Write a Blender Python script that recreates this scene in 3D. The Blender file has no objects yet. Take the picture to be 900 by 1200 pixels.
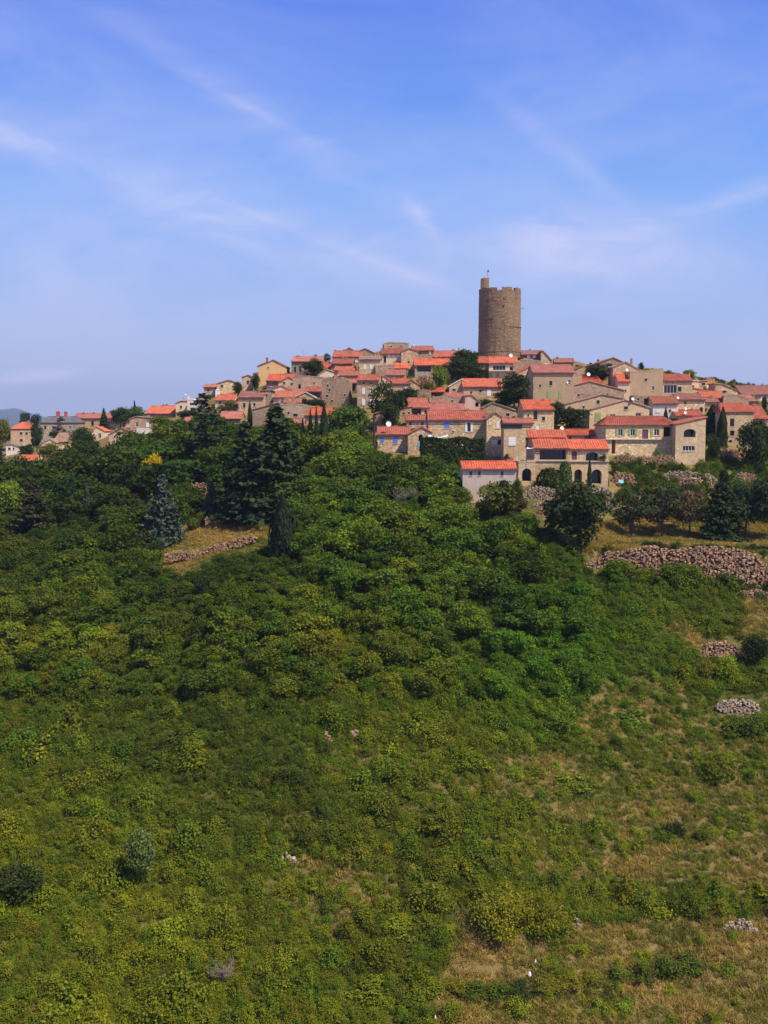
import bpy, math, random
import numpy as np
from mathutils import Vector

rnd = random.Random(7)
S = bpy.context.scene
COL = S.collection
R = math.radians

# ------------------------------------------------------------------ camera
F = 1250.0; CX, CY = 450.0, 600.0          # pixels of the 900x1200 photograph
CAMZ = 60.0
PITCH = math.atan(105.0 / F)
cam = bpy.data.cameras.new('camera'); camo = bpy.data.objects.new('camera', cam); COL.objects.link(camo)
camo.location = (0, 0, CAMZ); camo.rotation_euler = (R(90) - PITCH, 0, 0)
cam.sensor_fit = 'VERTICAL'; cam.sensor_height = 24.0; cam.lens = 24.0 * F / 1200.0
cam.clip_start = 0.5; cam.clip_end = 40000
S.camera = camo
S.view_settings.view_transform = 'Standard'; S.view_settings.look = 'None'
S.view_settings.gamma = 1.0; S.view_settings.use_curve_mapping = False
S.view_settings.exposure = 0.25
S.cycles.max_bounces = 5; S.cycles.diffuse_bounces = 3; S.cycles.transmission_bounces = 3
S.cycles.use_denoising = True

# ------------------------------------------------------------------ sun and sky
SUN = Vector((0.50, -0.42, 0.86)).normalized()     # towards the sun
el = math.asin(SUN.z); az = math.atan2(SUN.x, SUN.y)
sun = bpy.data.lights.new('sun', 'SUN'); sun.energy = 5.0; sun.angle = R(0.55); sun.color = (1.0, 0.90, 0.76)
so = bpy.data.objects.new('sun', sun); COL.objects.link(so)
so.rotation_euler = (-SUN).to_track_quat('-Z', 'Y').to_euler()

W = bpy.data.worlds.new('World'); S.world = W; W.use_nodes = True
nt = W.node_tree; N = nt.nodes; L = nt.links; N.clear()
def nd(t, **k):
    n = N.new(t)
    for a, b in k.items(): setattr(n, a, b)
    return n
def math_(op, a, b=None, c=None):
    n = N.new('ShaderNodeMath'); n.operation = op
    for i, v in enumerate((a, b, c)):
        if v is None: continue
        if isinstance(v, (int, float)): n.inputs[i].default_value = v
        else: L.new(v, n.inputs[i])
    return n.outputs[0]
sky = nd('ShaderNodeTexSky', sky_type='NISHITA'); sky.sun_disc = False
sky.sun_elevation = el; sky.sun_rotation = az; sky.altitude = 600; sky.air_density = 1.0; sky.dust_density = 0.6; sky.ozone_density = 3.0
tc = nd('ShaderNodeTexCoord')
sep = nd('ShaderNodeSeparateXYZ'); L.new(tc.outputs['Generated'], sep.inputs[0])
# elevation grade: pale lavender near the horizon, strong blue higher up
ramp = nd('ShaderNodeValToRGB'); cr = ramp.color_ramp
cr.elements[0].position = 0.0; cr.elements[0].color = (0.40, 0.44, 0.66, 1)
cr.elements[1].position = 1.0; cr.elements[1].color = (0.03, 0.08, 0.38, 1)
for p, c in ((0.07, (0.35, 0.43, 0.72, 1)), (0.14, (0.25, 0.40, 0.80, 1)), (0.20, (0.175, 0.365, 0.84, 1)), (0.29, (0.09, 0.245, 0.80, 1)), (0.37, (0.065, 0.175, 0.74, 1)), (0.6, (0.05, 0.13, 0.54, 1))):
    e = cr.elements.new(p); e.color = c
L.new(math_('MAXIMUM', sep.outputs['Z'], 0.0), ramp.inputs[0])
skym = nd('ShaderNodeMix', data_type='RGBA'); skym.inputs[0].default_value = 0.86
sk = nd('ShaderNodeVectorMath', operation='SCALE'); L.new(sky.outputs[0], sk.inputs[0]); sk.inputs['Scale'].default_value = 0.11
L.new(sk.outputs[0], skym.inputs[6]); L.new(ramp.outputs[0], skym.inputs[7])
# thin cirrus: noise drawn out along slanting streaks, plus broad veils
def streak(rot, sc, seed, lo, hi, detail=6):
    mp = nd('ShaderNodeMapping'); mp.inputs['Rotation'].default_value = (0, R(rot), 0); mp.inputs['Scale'].default_value = sc
    mp.inputs['Location'].default_value = (seed, seed * .7, seed * 1.3)
    L.new(tc.outputs['Generated'], mp.inputs[0])
    n = nd('ShaderNodeTexNoise'); n.inputs['Scale'].default_value = 1.0; n.inputs['Detail'].default_value = detail
    n.inputs['Roughness'].default_value = 0.62; n.inputs['Distortion'].default_value = 0.9
    L.new(mp.outputs[0], n.inputs['Vector'])
    m = nd('ShaderNodeMapRange', interpolation_type='SMOOTHSTEP'); L.new(n.outputs['Fac'], m.inputs[0])
    m.inputs[1].default_value = lo; m.inputs[2].default_value = hi
    return m.outputs[0]
def skydir(px, row):
    a = (px - CX) / F; b = (CY - row) / F
    v = Vector((a, math.cos(PITCH) + b * math.sin(PITCH), -math.sin(PITCH) + b * math.cos(PITCH))); return v.normalized()
def blob(px, row, rx, rz, rot=0):          # a cloud's own place in the sky
    d = skydir(px, row)
    s = nd('ShaderNodeVectorMath', operation='SUBTRACT'); L.new(tc.outputs['Generated'], s.inputs[0]); s.inputs[1].default_value = d
    r = nd('ShaderNodeVectorRotate', rotation_type='Y_AXIS'); L.new(s.outputs[0], r.inputs[0]); r.inputs['Angle'].default_value = R(-rot)
    m = nd('ShaderNodeVectorMath', operation='MULTIPLY'); L.new(r.outputs[0], m.inputs[0]); m.inputs[1].default_value = (1 / rx, 1 / rx, 1 / rz)
    l = nd('ShaderNodeVectorMath', operation='LENGTH'); L.new(m.outputs[0], l.inputs[0])
    q = nd('ShaderNodeMapRange', interpolation_type='SMOOTHSTEP'); L.new(l.outputs['Value'], q.inputs[0])
    q.inputs[1].default_value = 1.0; q.inputs[2].default_value = 0.0
    return q.outputs[0]
v1 = streak(-20, (3.0, 3, 9.0), 3.1, .38, .9)
v2 = streak(28, (4.0, 4, 9.0), 8.3, .42, .9)
v3 = streak(-8, (2.2, 2.2, 6.0), 5.7, .36, .80, 7)
acc = math_('ADD', math_('MULTIPLY', v1, .22), math_('MULTIPLY', v3, .30))
acc = math_('ADD', acc, math_('MULTIPLY', v2, .12))
vv = streak(-10, (10, 10, 24), 1.7, .28, .78, 8)
for px, row, rx, rz, rot, am in ((120, 205, .30, .035, 20, .34), (330, 265, .34, .05, 18, .42), (300, 130, .26, .022, 30, .26), (700, 295, .17, .070, 8, .70),
                                 (620, 290, .26, .04, 8, .40), (492, 250, .035, .016, 50, .40), (850, 235, .16, .016, -16, .42), (660, 180, .12, .016, 38, .28),
                                 (25, 168, .09, .014, 20, .40), (42, 441, .060, .010, -6, 1.5), (160, 320, .40, .12, 0, .32), (430, 300, .16, .014, 22, .34), (470, 200, .20, .05, 10, .22), (60, 90, .3, .05, 15, .22), (100, 192, .12, .0065, 22, .22), (350, 272, .19, .006, 20, .18), (300, 130, .17, .008, 27, .14), (250, 105, .10, .006, 24, .12), (500, 262, .06, .007, 48, .16), (840, 240, .11, .008, -14, .14), (690, 200, .09, .007, 40, .12), (420, 185, .14, .006, 22, .14)):
    acc = math_('ADD', acc, math_('MULTIPLY', math_('MULTIPLY', blob(px, row, rx, rz, rot), math_('ADD', math_('MULTIPLY', vv, .9), .25)), am))
cl = math_('MINIMUM', math_('MULTIPLY', acc, .64), 0.8)
cm = nd('ShaderNodeMix', data_type='RGBA'); L.new(cl, cm.inputs[0]); L.new(skym.outputs[2], cm.inputs[6]); cm.inputs[7].default_value = (0.62, 0.62, 0.84, 1)
bg = nd('ShaderNodeBackground'); bg.inputs[1].default_value = 1.0; L.new(cm.outputs[2], bg.inputs[0])
wo = nd('ShaderNodeOutputWorld'); L.new(bg.outputs[0], wo.inputs[0])

# ------------------------------------------------------------------ projection helpers
cp, sp = math.cos(PITCH), math.sin(PITCH)
def P(px, row, Y):
    a = (px - CX) / F; b = (CY - row) / F
    k = Y / (cp + b * sp)
    return Vector((a * k, Y, CAMZ + (-sp + b * cp) * k))
def proj(X, Y, Z):
    dz = Z - CAMZ
    f = Y * cp - dz * sp; u = Y * sp + dz * cp
    return CX + F * X / f, CY - F * u / f

# ------------------------------------------------------------------ terrain: ground row against distance, per column of the view
COLS = {
 -400: [(60,1900),(90,1390),(110,1200),(150,900),(190,740),(230,665),(280,615),(330,585),(370,568),(410,555),(450,545),(480,540)],
 0:   [(60,1900),(90,1390),(110,1200),(150,890),(190,735),(230,660),(280,605),(330,575),(370,553),(400,540),(430,528),(460,518)],
 100: [(60,1900),(90,1390),(110,1200),(150,880),(190,720),(230,650),(280,595),(330,560),(370,540),(400,520),(430,503),(450,500)],
 200: [(60,1900),(90,1390),(110,1200),(150,865),(190,700),(212,650),(232,622),(262,590),(310,550),(345,517),(385,486),(400,484)],
 265: [(60,1900),(90,1390),(110,1200),(150,855),(186,690),(208,642),(230,604),(255,578),(300,535),(345,490),(385,458),(400,456)],
 330: [(60,1900),(90,1390),(110,1200),(152,840),(186,685),(206,630),(222,603),(250,565),(300,510),(340,472),(378,440),(392,437)],
 450: [(60,1900),(90,1390),(110,1200),(155,830),(188,672),(212,608),(236,562),(262,530),(300,495),(335,455),(375,416),(392,411)],
 585: [(60,1900),(90,1390),(110,1200),(160,815),(196,645),(213,596),(226,569),(250,545),(302,492),(345,447),(375,420),(392,414)],
 670: [(60,1900),(90,1390),(110,1200),(160,835),(192,672),(200,650),(213,610),(226,569),(250,545),(302,492),(340,452),(375,425),(390,422)],
 690: [(60,1900),(90,1390),(110,1200),(160,840),(190,690),(198,664),(199.5,646),(218,610),(226,574),(250,545),(302,492),(340,452),(372,430),(390,428)],
 750: [(60,1900),(90,1390),(110,1200),(160,850),(188,700),(198,668),(199.5,643),(221,629),(232,600),(240,570),(262,533),(302,492),(345,450),(372,433),(390,430)],
 830: [(60,1900),(90,1390),(110,1200),(160,855),(186,725),(198,675),(199.5,645),(221,631),(233,600),(242,570),(262,538),(302,496),(340,462),(365,446),(385,443)],
 900: [(60,1900),(90,1390),(110,1200),(160,860),(184,745),(198,690),(199.5,648),(221,633),(234,605),(246,570),(268,540),(310,498),(340,470),(360,458),(380,455)],
 1300:[(60,1900),(90,1390),(110,1200),(160,870),(184,750),(198,690),(199.5,655),(221,640),(240,605),(260,575),(290,545),(330,515),(360,500),(380,498)],
}
YG = np.concatenate([np.arange(40, 196, 3.0), [196.5, 197.5, 198, 198.5, 199, 199.5, 200, 201], np.arange(203, 460, 3.5), np.arange(460, 1000, 30), np.array([1100, 1400, 1900, 2600, 3600, 5000, 7000, 9500, 14500])])
CK = np.array(sorted(COLS))
def _colz(c):
    pts = COLS[c]; ys = [p[0] for p in pts]
    zs = [P(CX, p[1], p[0]).z for p in pts]
    yc, zc = ys[-1], zs[-1]
    ys = [30] + ys; zs = [zs[0] - (zs[1] - zs[0]) / 30 * 12] + zs
    z = np.interp(YG, ys, zs)
    far = YG > yc
    z[far] = np.maximum(zc - (YG[far] - yc) * 0.22, -8.0 + 0 * YG[far])
    return z
TZ = np.array([_colz(c) for c in CK])
def hnoise(x, y):
    return (np.sin(x * .31 + 1.3 * np.sin(y * .17)) * np.cos(y * .27 + np.sin(x * .13)) * .5 + np.sin(x * .83 + y * .6) * np.sin(y * .71 - x * .4) * .22)
def ground(X, Y):
    X = np.atleast_1d(np.asarray(X, float)); Y = np.atleast_1d(np.asarray(Y, float))
    c = CX + F * X / np.maximum(Y, 1)
    yi = np.clip(np.searchsorted(YG, Y) - 1, 0, len(YG) - 2); ty = np.clip((Y - YG[yi]) / (YG[yi + 1] - YG[yi]), 0, 1)
    cc = np.clip(c, CK[0], CK[-1] - 1e-3); ci = np.clip(np.searchsorted(CK, cc, side='right') - 1, 0, len(CK) - 2)
    tcx = (cc - CK[ci]) / (CK[ci + 1] - CK[ci]); tcx = tcx * .5 + (tcx * tcx * (3 - 2 * tcx)) * .5
    z0 = TZ[ci, yi] * (1 - ty) + TZ[ci, yi + 1] * ty
    z1 = TZ[ci + 1, yi] * (1 - ty) + TZ[ci + 1, yi + 1] * ty
    z = z0 * (1 - tcx) + z1 * tcx
    amp = np.clip((215 - Y) / 30, 0, 1) * np.clip(np.abs(Y - 199) / 8, .1, 1)
    return z + hnoise(X, Y) * amp * .9
def gz(x, y): return float(ground(x, y)[0])
_YS = np.arange(80, 470, 0.5)
def Yof(px, row):
    a = (px - CX) / F
    X = a * _YS
    Z = ground(X, _YS); _, r = proj(X, _YS, Z)
    k = np.nonzero(r <= row)[0]
    if len(k): return float(_YS[k[0]])
    return float(_YS[int(np.argmin(r))])
def G(px, row, dy=0):
    y = Yof(px, row) + dy; p = P(px, row, y); p.z = gz(p.x, y); return p

# ------------------------------------------------------------------ object helpers
class MB:
    def __init__(s): s.v = []; s.f = []
    def add(s, vs, fs):
        o = len(s.v); s.v += [tuple(v) for v in vs]; s.f += [tuple(i + o for i in f) for f in fs]
    def box(s, x0, x1, y0, y1, z0, z1):
        s.add([(x0,y0,z0),(x1,y0,z0),(x1,y1,z0),(x0,y1,z0),(x0,y0,z1),(x1,y0,z1),(x1,y1,z1),(x0,y1,z1)],
              [(0,3,2,1),(4,5,6,7),(0,1,5,4),(1,2,6,5),(2,3,7,6),(3,0,4,7)])
    def poly(s, vs): s.add(vs, [tuple(range(len(vs)))])
    def tube(s, a, b, ra, rb, n=6):
        a = Vector(a); b = Vector(b); d = (b - a).normalized()
        u = d.orthogonal().normalized(); w = d.cross(u)
        vs = []
        for p, r in ((a, ra), (b, rb)):
            for i in range(n):
                t = 2 * math.pi * i / n; vs.append(p + (u * math.cos(t) + w * math.sin(t)) * r)
        s.add(vs, [(i, (i + 1) % n, n + (i + 1) % n, n + i) for i in range(n)] + [tuple(range(n))[::-1], tuple(range(n, 2 * n))])
    def mesh(s, name, m):
        me = bpy.data.meshes.new(name); me.from_pydata(s.v, [], s.f); me.materials.append(m); return me
    def build(s, name, m, parent=None):
        o = bpy.data.objects.new(name, s.mesh(name, m)); COL.objects.link(o)
        if parent is not None: o.parent = parent
        return o
def tag(o, label=None, cat=None, group=None, kind=None):
    if label: o['label'] = label
    if cat: o['category'] = cat
    if group: o['group'] = group
    if kind: o['kind'] = kind
    return o
def empty(name, loc, rz=0):
    o = bpy.data.objects.new(name, None); COL.objects.link(o); o.location = loc; o.rotation_euler = (0, 0, rz); o.empty_display_size = .5
    return o
def np_mesh(name, V, nper, m, attr=None, smooth=False):
    """V: (n*nper,3) verts, faces of nper verts each"""
    n = len(V) // nper
    me = bpy.data.meshes.new(name)
    me.vertices.add(len(V)); me.vertices.foreach_set('co', np.asarray(V, np.float32).ravel())
    me.loops.add(n * nper); me.loops.foreach_set('vertex_index', np.arange(n * nper, dtype=np.int32))
    me.polygons.add(n); me.polygons.foreach_set('loop_start', (np.arange(n) * nper).astype(np.int32))
    me.update(calc_edges=True); me.materials.append(m)
    if attr is not None:
        a = me.attributes.new('leafvar', 'FLOAT', 'POINT'); a.data.foreach_set('value', np.repeat(attr, nper).astype(np.float32))
    return me

# ------------------------------------------------------------------ materials
def newmat(name):
    m = bpy.data.materials.new(name); m.use_nodes = True; t = m.node_tree; t.nodes.clear()
    o = t.nodes.new('ShaderNodeOutputMaterial'); b = t.nodes.new('ShaderNodeBsdfPrincipled'); t.links.new(b.outputs[0], o.inputs[0])
    b.inputs['Roughness'].default_value = .9
    b.inputs['Specular IOR Level'].default_value = .2
    return m, t, b
def tn(t, typ, **k):
    n = t.nodes.new(typ)
    for a, b in k.items(): setattr(n, a, b)
    return n
def noise(t, vec, scale, detail=4, rough=.6):
    n = tn(t, 'ShaderNodeTexNoise'); n.inputs['Scale'].default_value = scale; n.inputs['Detail'].default_value = detail; n.inputs['Roughness'].default_value = rough
    t.links.new(vec, n.inputs['Vector']); return n.outputs['Fac']
def mapr(t, v, a, b, c, d):
    n = tn(t, 'ShaderNodeMapRange'); t.links.new(v, n.inputs[0])
    for i, x in zip((1, 2, 3, 4), (a, b, c, d)): n.inputs[i].default_value = x
    return n.outputs[0]
def mixc(t, f, a, b, mode='MIX'):
    n = tn(t, 'ShaderNodeMix', data_type='RGBA', blend_type=mode)
    for i, x in ((0, f), (6, a), (7, b)):
        if isinstance(x, (int, float)): n.inputs[i].default_value = x
        elif isinstance(x, tuple): n.inputs[i].default_value = (*x[:3], 1)
        else: t.links.new(x, n.inputs[i])
    return n.outputs[2]
def bump(t, b, h, dist, strength=1.0):
    n = tn(t, 'ShaderNodeBump'); n.inputs['Distance'].default_value = dist; n.inputs['Strength'].default_value = strength
    t.links.new(h, n.inputs['Height']); t.links.new(n.outputs[0], b.inputs['Normal'])
def wpos(t, sc=(1, 1, 1)):
    g = tn(t, 'ShaderNodeNewGeometry'); m = tn(t, 'ShaderNodeMapping'); m.inputs['Scale'].default_value = sc
    t.links.new(g.outputs['Position'], m.inputs[0]); return m.outputs[0]
def vor(t, vec, scale, feature='F1'):
    n = tn(t, 'ShaderNodeTexVoronoi'); n.feature = feature; n.inputs['Scale'].default_value = scale; t.links.new(vec, n.inputs['Vector']); return n
def per_object(t, c, lo, hi, other, amt):
    oi = tn(t, 'ShaderNodeObjectInfo'); r = oi.outputs['Random']
    m = tn(t, 'ShaderNodeVectorMath', operation='SCALE'); t.links.new(c, m.inputs[0]); t.links.new(mapr(t, r, 0, 1, lo, hi), m.inputs['Scale'])
    w = tn(t, 'ShaderNodeMath', operation='FRACT'); q = tn(t, 'ShaderNodeMath', operation='MULTIPLY'); t.links.new(r, q.inputs[0]); q.inputs[1].default_value = 7.31; t.links.new(q.outputs[0], w.inputs[0])
    return mixc(t, mapr(t, w.outputs[0], .35, 1, 0, amt), m.outputs[0], other)
def stone_mat(name, a, b, scale=1.9, mortar=(.30, .25, .19), zs=1.7, patch=None, streakf=.35):
    m, t, bs = newmat(name)
    v = wpos(t, (1, 1, zs))
    vo = vor(t, v, scale); ed = vor(t, v, scale, 'DISTANCE_TO_EDGE')
    sepc = tn(t, 'ShaderNodeSeparateColor'); t.links.new(vo.outputs['Color'], sepc.inputs[0])
    c = mixc(t, sepc.outputs[0], a, b)
    c = mixc(t, mapr(t, sepc.outputs[1], .7, 1, 0, .8), c, tuple(min(1, x * 1.55) for x in b))
    c = mixc(t, mapr(t, sepc.outputs[2], .75, 1, 0, .75), c, tuple(x * .45 for x in a))
    big = noise(t, wpos(t), .12, 5)
    c = mixc(t, mapr(t, big, .40, .62, 0, .62), c, patch or tuple(x * .72 for x in a))
    c = mixc(t, mapr(t, noise(t, wpos(t), 9, 3), .3, .7, 0, .35), c, tuple(x * 1.25 for x in b))
    # rain streaks down the face
    st = noise(t, wpos(t, (1.3, 1.3, .09)), 1.0, 4)
    c = mixc(t, mapr(t, st, .48, .72, 0, streakf), c, tuple(x * .5 for x in a))
    c = mixc(t, mapr(t, ed.outputs['Distance'], 0, .06, .85, 0), c, mortar)
    if name not in ('tower_stone', 'rubble_stone', 'pale_rubble'): c = per_object(t, c, .90, 1.22, (.70, .52, .34), .28)
    t.links.new(c, bs.inputs['Base Color'])
    bump(t, bs, mapr(t, ed.outputs['Distance'], 0, .12, 0, 1), .06)
    return m
def plaster_mat(name, a, dirt=.3):
    m, t, bs = newmat(name)
    c = mixc(t, mapr(t, noise(t, wpos(t), .5, 6), .35, .7, 0, dirt), a, tuple(x * .6 for x in a))
    c = mixc(t, mapr(t, noise(t, wpos(t, (1.5, 1.5, .12)), 1, 5), .5, .8, 0, dirt), c, (a[0] * .5, a[1] * .45, a[2] * .4))
    t.links.new(c, bs.inputs['Base Color']); bump(t, bs, noise(t, wpos(t), 8, 4), .02)
    return m
def roof_mat(name, a, b, lich=.25):
    m, t, bs = newmat(name)
    v = wpos(t, (1, 1, 1.2))
    vo = vor(t, v, 2.6)
    s = tn(t, 'ShaderNodeSeparateColor'); t.links.new(vo.outputs['Color'], s.inputs[0])
    c = mixc(t, s.outputs[0], a, b)
    c = mixc(t, mapr(t, s.outputs[1], .75, 1, 0, .6), c, tuple(min(.9, x * 1.5) for x in b))
    c = mixc(t, mapr(t, noise(t, wpos(t), .45, 6), .42, .75, 0, .8), c, (a[0] * .55, a[1] * .75, a[2] * .85))
    c = mixc(t, mapr(t, noise(t, wpos(t), 1.7, 5), .58, .75, 0, lich), c, (.22, .19, .13))
    if name != 'slate': c = per_object(t, c, .78, 1.18, (.33, .16, .105), .38)
    t.links.new(c, bs.inputs['Base Color']); bump(t, bs, s.outputs[2], .05)
    return m
def plain_mat(name, c, rough=.7, metal=0, var=.25, sc=3):
    m, t, bs = newmat(name)
    cc = mixc(t, mapr(t, noise(t, wpos(t), sc, 4), .35, .7, 0, var), c, tuple(x * .6 for x in c))
    t.links.new(cc, bs.inputs['Base Color']); bs.inputs['Roughness'].default_value = rough; bs.inputs['Metallic'].default_value = metal
    return m
WALL = {
 'tan': stone_mat('tan_stone', (.44, .285, .16), (.70, .48, .28)),
 'ochre': stone_mat('ochre_stone', (.55, .37, .19), (.80, .57, .32)),
 'brown': stone_mat('brown_stone', (.29, .185, .115), (.47, .32, .20)),
 'grey': stone_mat('grey_stone', (.28, .215, .155), (.43, .34, .25)),
 'tower': stone_mat('tower_stone', (.23, .145, .083), (.34, .225, .13), 2.1, (.21, .14, .09), 2.2, (.13, .085, .055), .7),
 'render': plaster_mat('buff_render', (.50, .35, .21), .45),
 'gold': plaster_mat('gold_render', (.74, .49, .22), .3),
 'cream': plaster_mat('cream_render', (.76, .58, .38)),
 'white': plaster_mat('white_render', (.78, .69, .58), .25),
 'buff': plaster_mat('pinkish_buff_render', (.60, .47, .37), .35),
 'pink': plaster_mat('pink_render', (.62, .42, .31), .35),
 'plum': plaster_mat('plum_boards', (.22, .12, .11), .35),  # dark plum; on shaded fronts the shade is put into this colour
 'orange': plaster_mat('orange_render', (.62, .28, .12)),
}
ROOF = {
 'red': roof_mat('red_tiles', (.31, .080, .046), (.48, .132, .076), .40),
 'bright': roof_mat('bright_orange_tiles', (.47, .088, .040), (.62, .150, .068), .22),
 'old': roof_mat('weathered_tiles', (.22, .085, .058), (.36, .150, .100), .55),
 'pink': roof_mat('pinkish_tiles', (.32, .105, .075), (.46, .165, .118), .45),
 'brown': roof_mat('brown_tiles', (.24, .145, .095), (.36, .23, .155), .5),
 'slate': roof_mat('slate', (.12, .11, .12), (.18, .165, .17), .3),
 'cream': roof_mat('pale_tiles', (.44, .30, .19), (.58, .42, .28), .3),
}
M_GLASS, _t, _b = newmat('window_glass'); _b.inputs['Base Color'].default_value = (.012, .012, .018, 1); _b.inputs['Roughness'].default_value = .12; _b.inputs['Specular IOR Level'].default_value = .5
M_WHITE = plain_mat('white_paint', (.82, .80, .78), .5, 0, .12)
M_BLUE = plain_mat('blue_paint', (.10, .24, .68), .5)
M_GREEN = plain_mat('green_paint', (.30, .40, .14), .6)
M_CYAN = plain_mat('turquoise_paint', (.18, .48, .50), .6)
M_WOOD = plain_mat('dark_wood', (.07, .035, .025), .8)
M_PLUMP = plain_mat('plum_paint', (.16, .07, .10), .6)
M_SILL = plain_mat('stone_dressing', (.56, .46, .33), .8)
M_METAL = plain_mat('grey_metal', (.18, .18, .19), .45, .6)
M_BRICK = plain_mat('brick_red', (.50, .11, .07), .8)
M_POLE = plain_mat('pole_timber', (.055, .04, .03), .85)
M_TERRA = plain_mat('terracotta', (.50, .14, .07), .8)
M_RUBBLE = stone_mat('rubble_stone', (.36, .19, .10), (.60, .37, .22), 2.6, (.20, .13, .08), 1.4)
M_PALE = stone_mat('pale_rubble', (.38, .27, .17), (.66, .50, .34), 2.6, (.22, .17, .13), 1.4)

# ground
def ground_mat():
    m, t, bs = newmat('hillside_ground')
    g = wpos(t)
    at = tn(t, 'ShaderNodeAttribute'); at.attribute_name = 'dry'
    n1 = noise(t, g, .35, 6, .65); n2 = noise(t, g, 3.5, 5, .7)
    green = mixc(t, n2, (.045, .060, .010), (.130, .130, .024))
    dry = mixc(t, n2, (.20, .125, .045), (.46, .31, .11))
    f = tn(t, 'ShaderNodeMath', operation='ADD'); t.links.new(at.outputs['Fac'], f.inputs[0]); t.links.new(mapr(t, n1, .3, .7, -.42, .38), f.inputs[1]); f.use_clamp = True
    c = mixc(t, f.outputs[0], green, dry)
    c = mixc(t, mapr(t, noise(t, g, .9, 5), .62, .72, 0, .5), c, (.24, .15, .09))
    far = tn(t, 'ShaderNodeAttribute'); far.attribute_name = 'far'
    c = mixc(t, far.outputs['Fac'], c, mixc(t, mapr(t, noise(t, wpos(t), .006, 5), .42, .6, 0, 1), (.05, .08, .03), (.13, .13, .06)))
    t.links.new(c, bs.inputs['Base Color']); bump(t, bs, n2, .35)
    return m
M_GROUND = ground_mat()

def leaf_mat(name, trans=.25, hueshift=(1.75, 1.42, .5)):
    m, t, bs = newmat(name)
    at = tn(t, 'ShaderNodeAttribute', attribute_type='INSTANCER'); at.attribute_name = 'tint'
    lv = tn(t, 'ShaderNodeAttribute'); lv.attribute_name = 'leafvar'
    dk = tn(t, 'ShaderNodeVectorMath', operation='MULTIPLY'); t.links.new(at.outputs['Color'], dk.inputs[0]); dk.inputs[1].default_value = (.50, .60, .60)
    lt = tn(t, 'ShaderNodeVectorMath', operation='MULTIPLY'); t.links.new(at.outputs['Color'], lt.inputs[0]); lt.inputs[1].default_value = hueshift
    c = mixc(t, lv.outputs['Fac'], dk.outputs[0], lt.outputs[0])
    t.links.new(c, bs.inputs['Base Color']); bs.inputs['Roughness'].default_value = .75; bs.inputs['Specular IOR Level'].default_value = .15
    tr = tn(t, 'ShaderNodeBsdfTranslucent'); t.links.new(c, tr.inputs[0])
    ms = tn(t, 'ShaderNodeMixShader'); ms.inputs[0].default_value = trans
    t.links.new(bs.outputs[0], ms.inputs[1]); t.links.new(tr.outputs[0], ms.inputs[2])
    out = [n for n in t.nodes if n.type == 'OUTPUT_MATERIAL'][0]; t.links.new(ms.outputs[0], out.inputs[0])
    return m
M_LEAF = leaf_mat('broad_leaves'); M_NEEDLE = leaf_mat('conifer_needles', .12, (1.35, 1.2, .9))
M_GRASS = leaf_mat('grass_blades', .2, (1.5, 1.3, .8))
M_BARK = plain_mat('bark', (.10, .075, .055), .9, 0, .5, 5)
M_DEAD = plain_mat('bleached_wood', (.24, .185, .14), .9)

# ------------------------------------------------------------------ terrain mesh
def inpoly(px, py, poly):
    px = np.asarray(px, float); py = np.asarray(py, float); r = np.zeros(px.shape, bool); n = len(poly)
    for i in range(n):
        x0, y0 = poly[i]; x1, y1 = poly[(i + 1) % n]
        if y0 == y1: continue
        c = ((y0 > py) != (y1 > py)) & (px < (x1 - x0) * (py - y0) / (y1 - y0) + x0); r ^= c
    return r
DRY = [  # (polygon in the photograph, dryness, shrub density)
 ([(500,1300),(515,1150),(520,1105),(545,1065),(600,1100),(660,1095),(680,1085),(800,1070),(960,1075),(1100,1300)], .66, .10),
 ([(690,1010),(760,990),(1000,975),(1000,1045),(800,1040),(720,1035)], .62, .10),
 ([(560,885),(640,880),(760,905),(900,920),(1000,930),(1000,980),(760,985),(640,965),(580,930)], .46, .16),
 ([(700,800),(760,780),(860,850),(1000,880),(1000,925),(740,900),(650,880)], .38, .30),
 ([(185,665),(196,630),(240,600),(335,588),(342,615),(305,632),(262,648),(215,668)], .92, .0),
 ([(205,590),(205,570),(255,562),(258,590),(235,600)], .8, .0),
 ([(250,690),(262,682),(285,690),(280,704),(262,702)], .9, .0),
 ([(868,770),(870,700),(1100,680),(1100,770)], .50, .25),
 ([(676,652),(676,606),(1100,596),(1100,655)], .78, .0),
 ([(560,985),(640,965),(760,985),(690,1010),(720,1035),(660,1040),(600,1010)], .38, .45),
 ([(300,1020),(370,1005),(470,1030),(450,1090),(380,1100),(320,1060)], .40, .45),
 ([(370,885),(420,865),(560,900),(570,960),(450,950),(380,920)], .28, .65),
 ([(770,735),(800,720),(828,755),(815,768)], .7, .1),
 ([(110,1060),(220,1040),(240,1085),(170,1110)], .3, .7),
]
def zones(px, row):
    d = np.full(np.shape(px), .12); s = np.ones(np.shape(px))
    for poly, dr, sh in DRY:
        k = inpoly(px, row, poly); d[k] = dr; s[k] = sh
    return d, s
CG = np.concatenate([np.arange(-700, -60, 40), np.arange(-60, 960, 8), np.arange(960, 1700, 40)])
Cm, Ym = np.meshgrid(CG, YG)
Xm = (Cm - CX) / F * Ym; Zm = ground(Xm.ravel(), Ym.ravel()).reshape(Xm.shape)
V = np.stack([Xm, Ym, Zm], -1).reshape(-1, 3)
ny, nx = Xm.shape
idx = np.arange(ny * nx).reshape(ny, nx)
Fq = np.stack([idx[:-1, :-1], idx[:-1, 1:], idx[1:, 1:], idx[1:, :-1]], -1).reshape(-1, 4)
me = bpy.data.meshes.new('hillside'); me.from_pydata(V.tolist(), [], Fq.tolist()); me.materials.append(M_GROUND)
pp, rr = proj(V[:, 0], V[:, 1], V[:, 2]); dz_, _ = zones(pp, rr)
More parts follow.
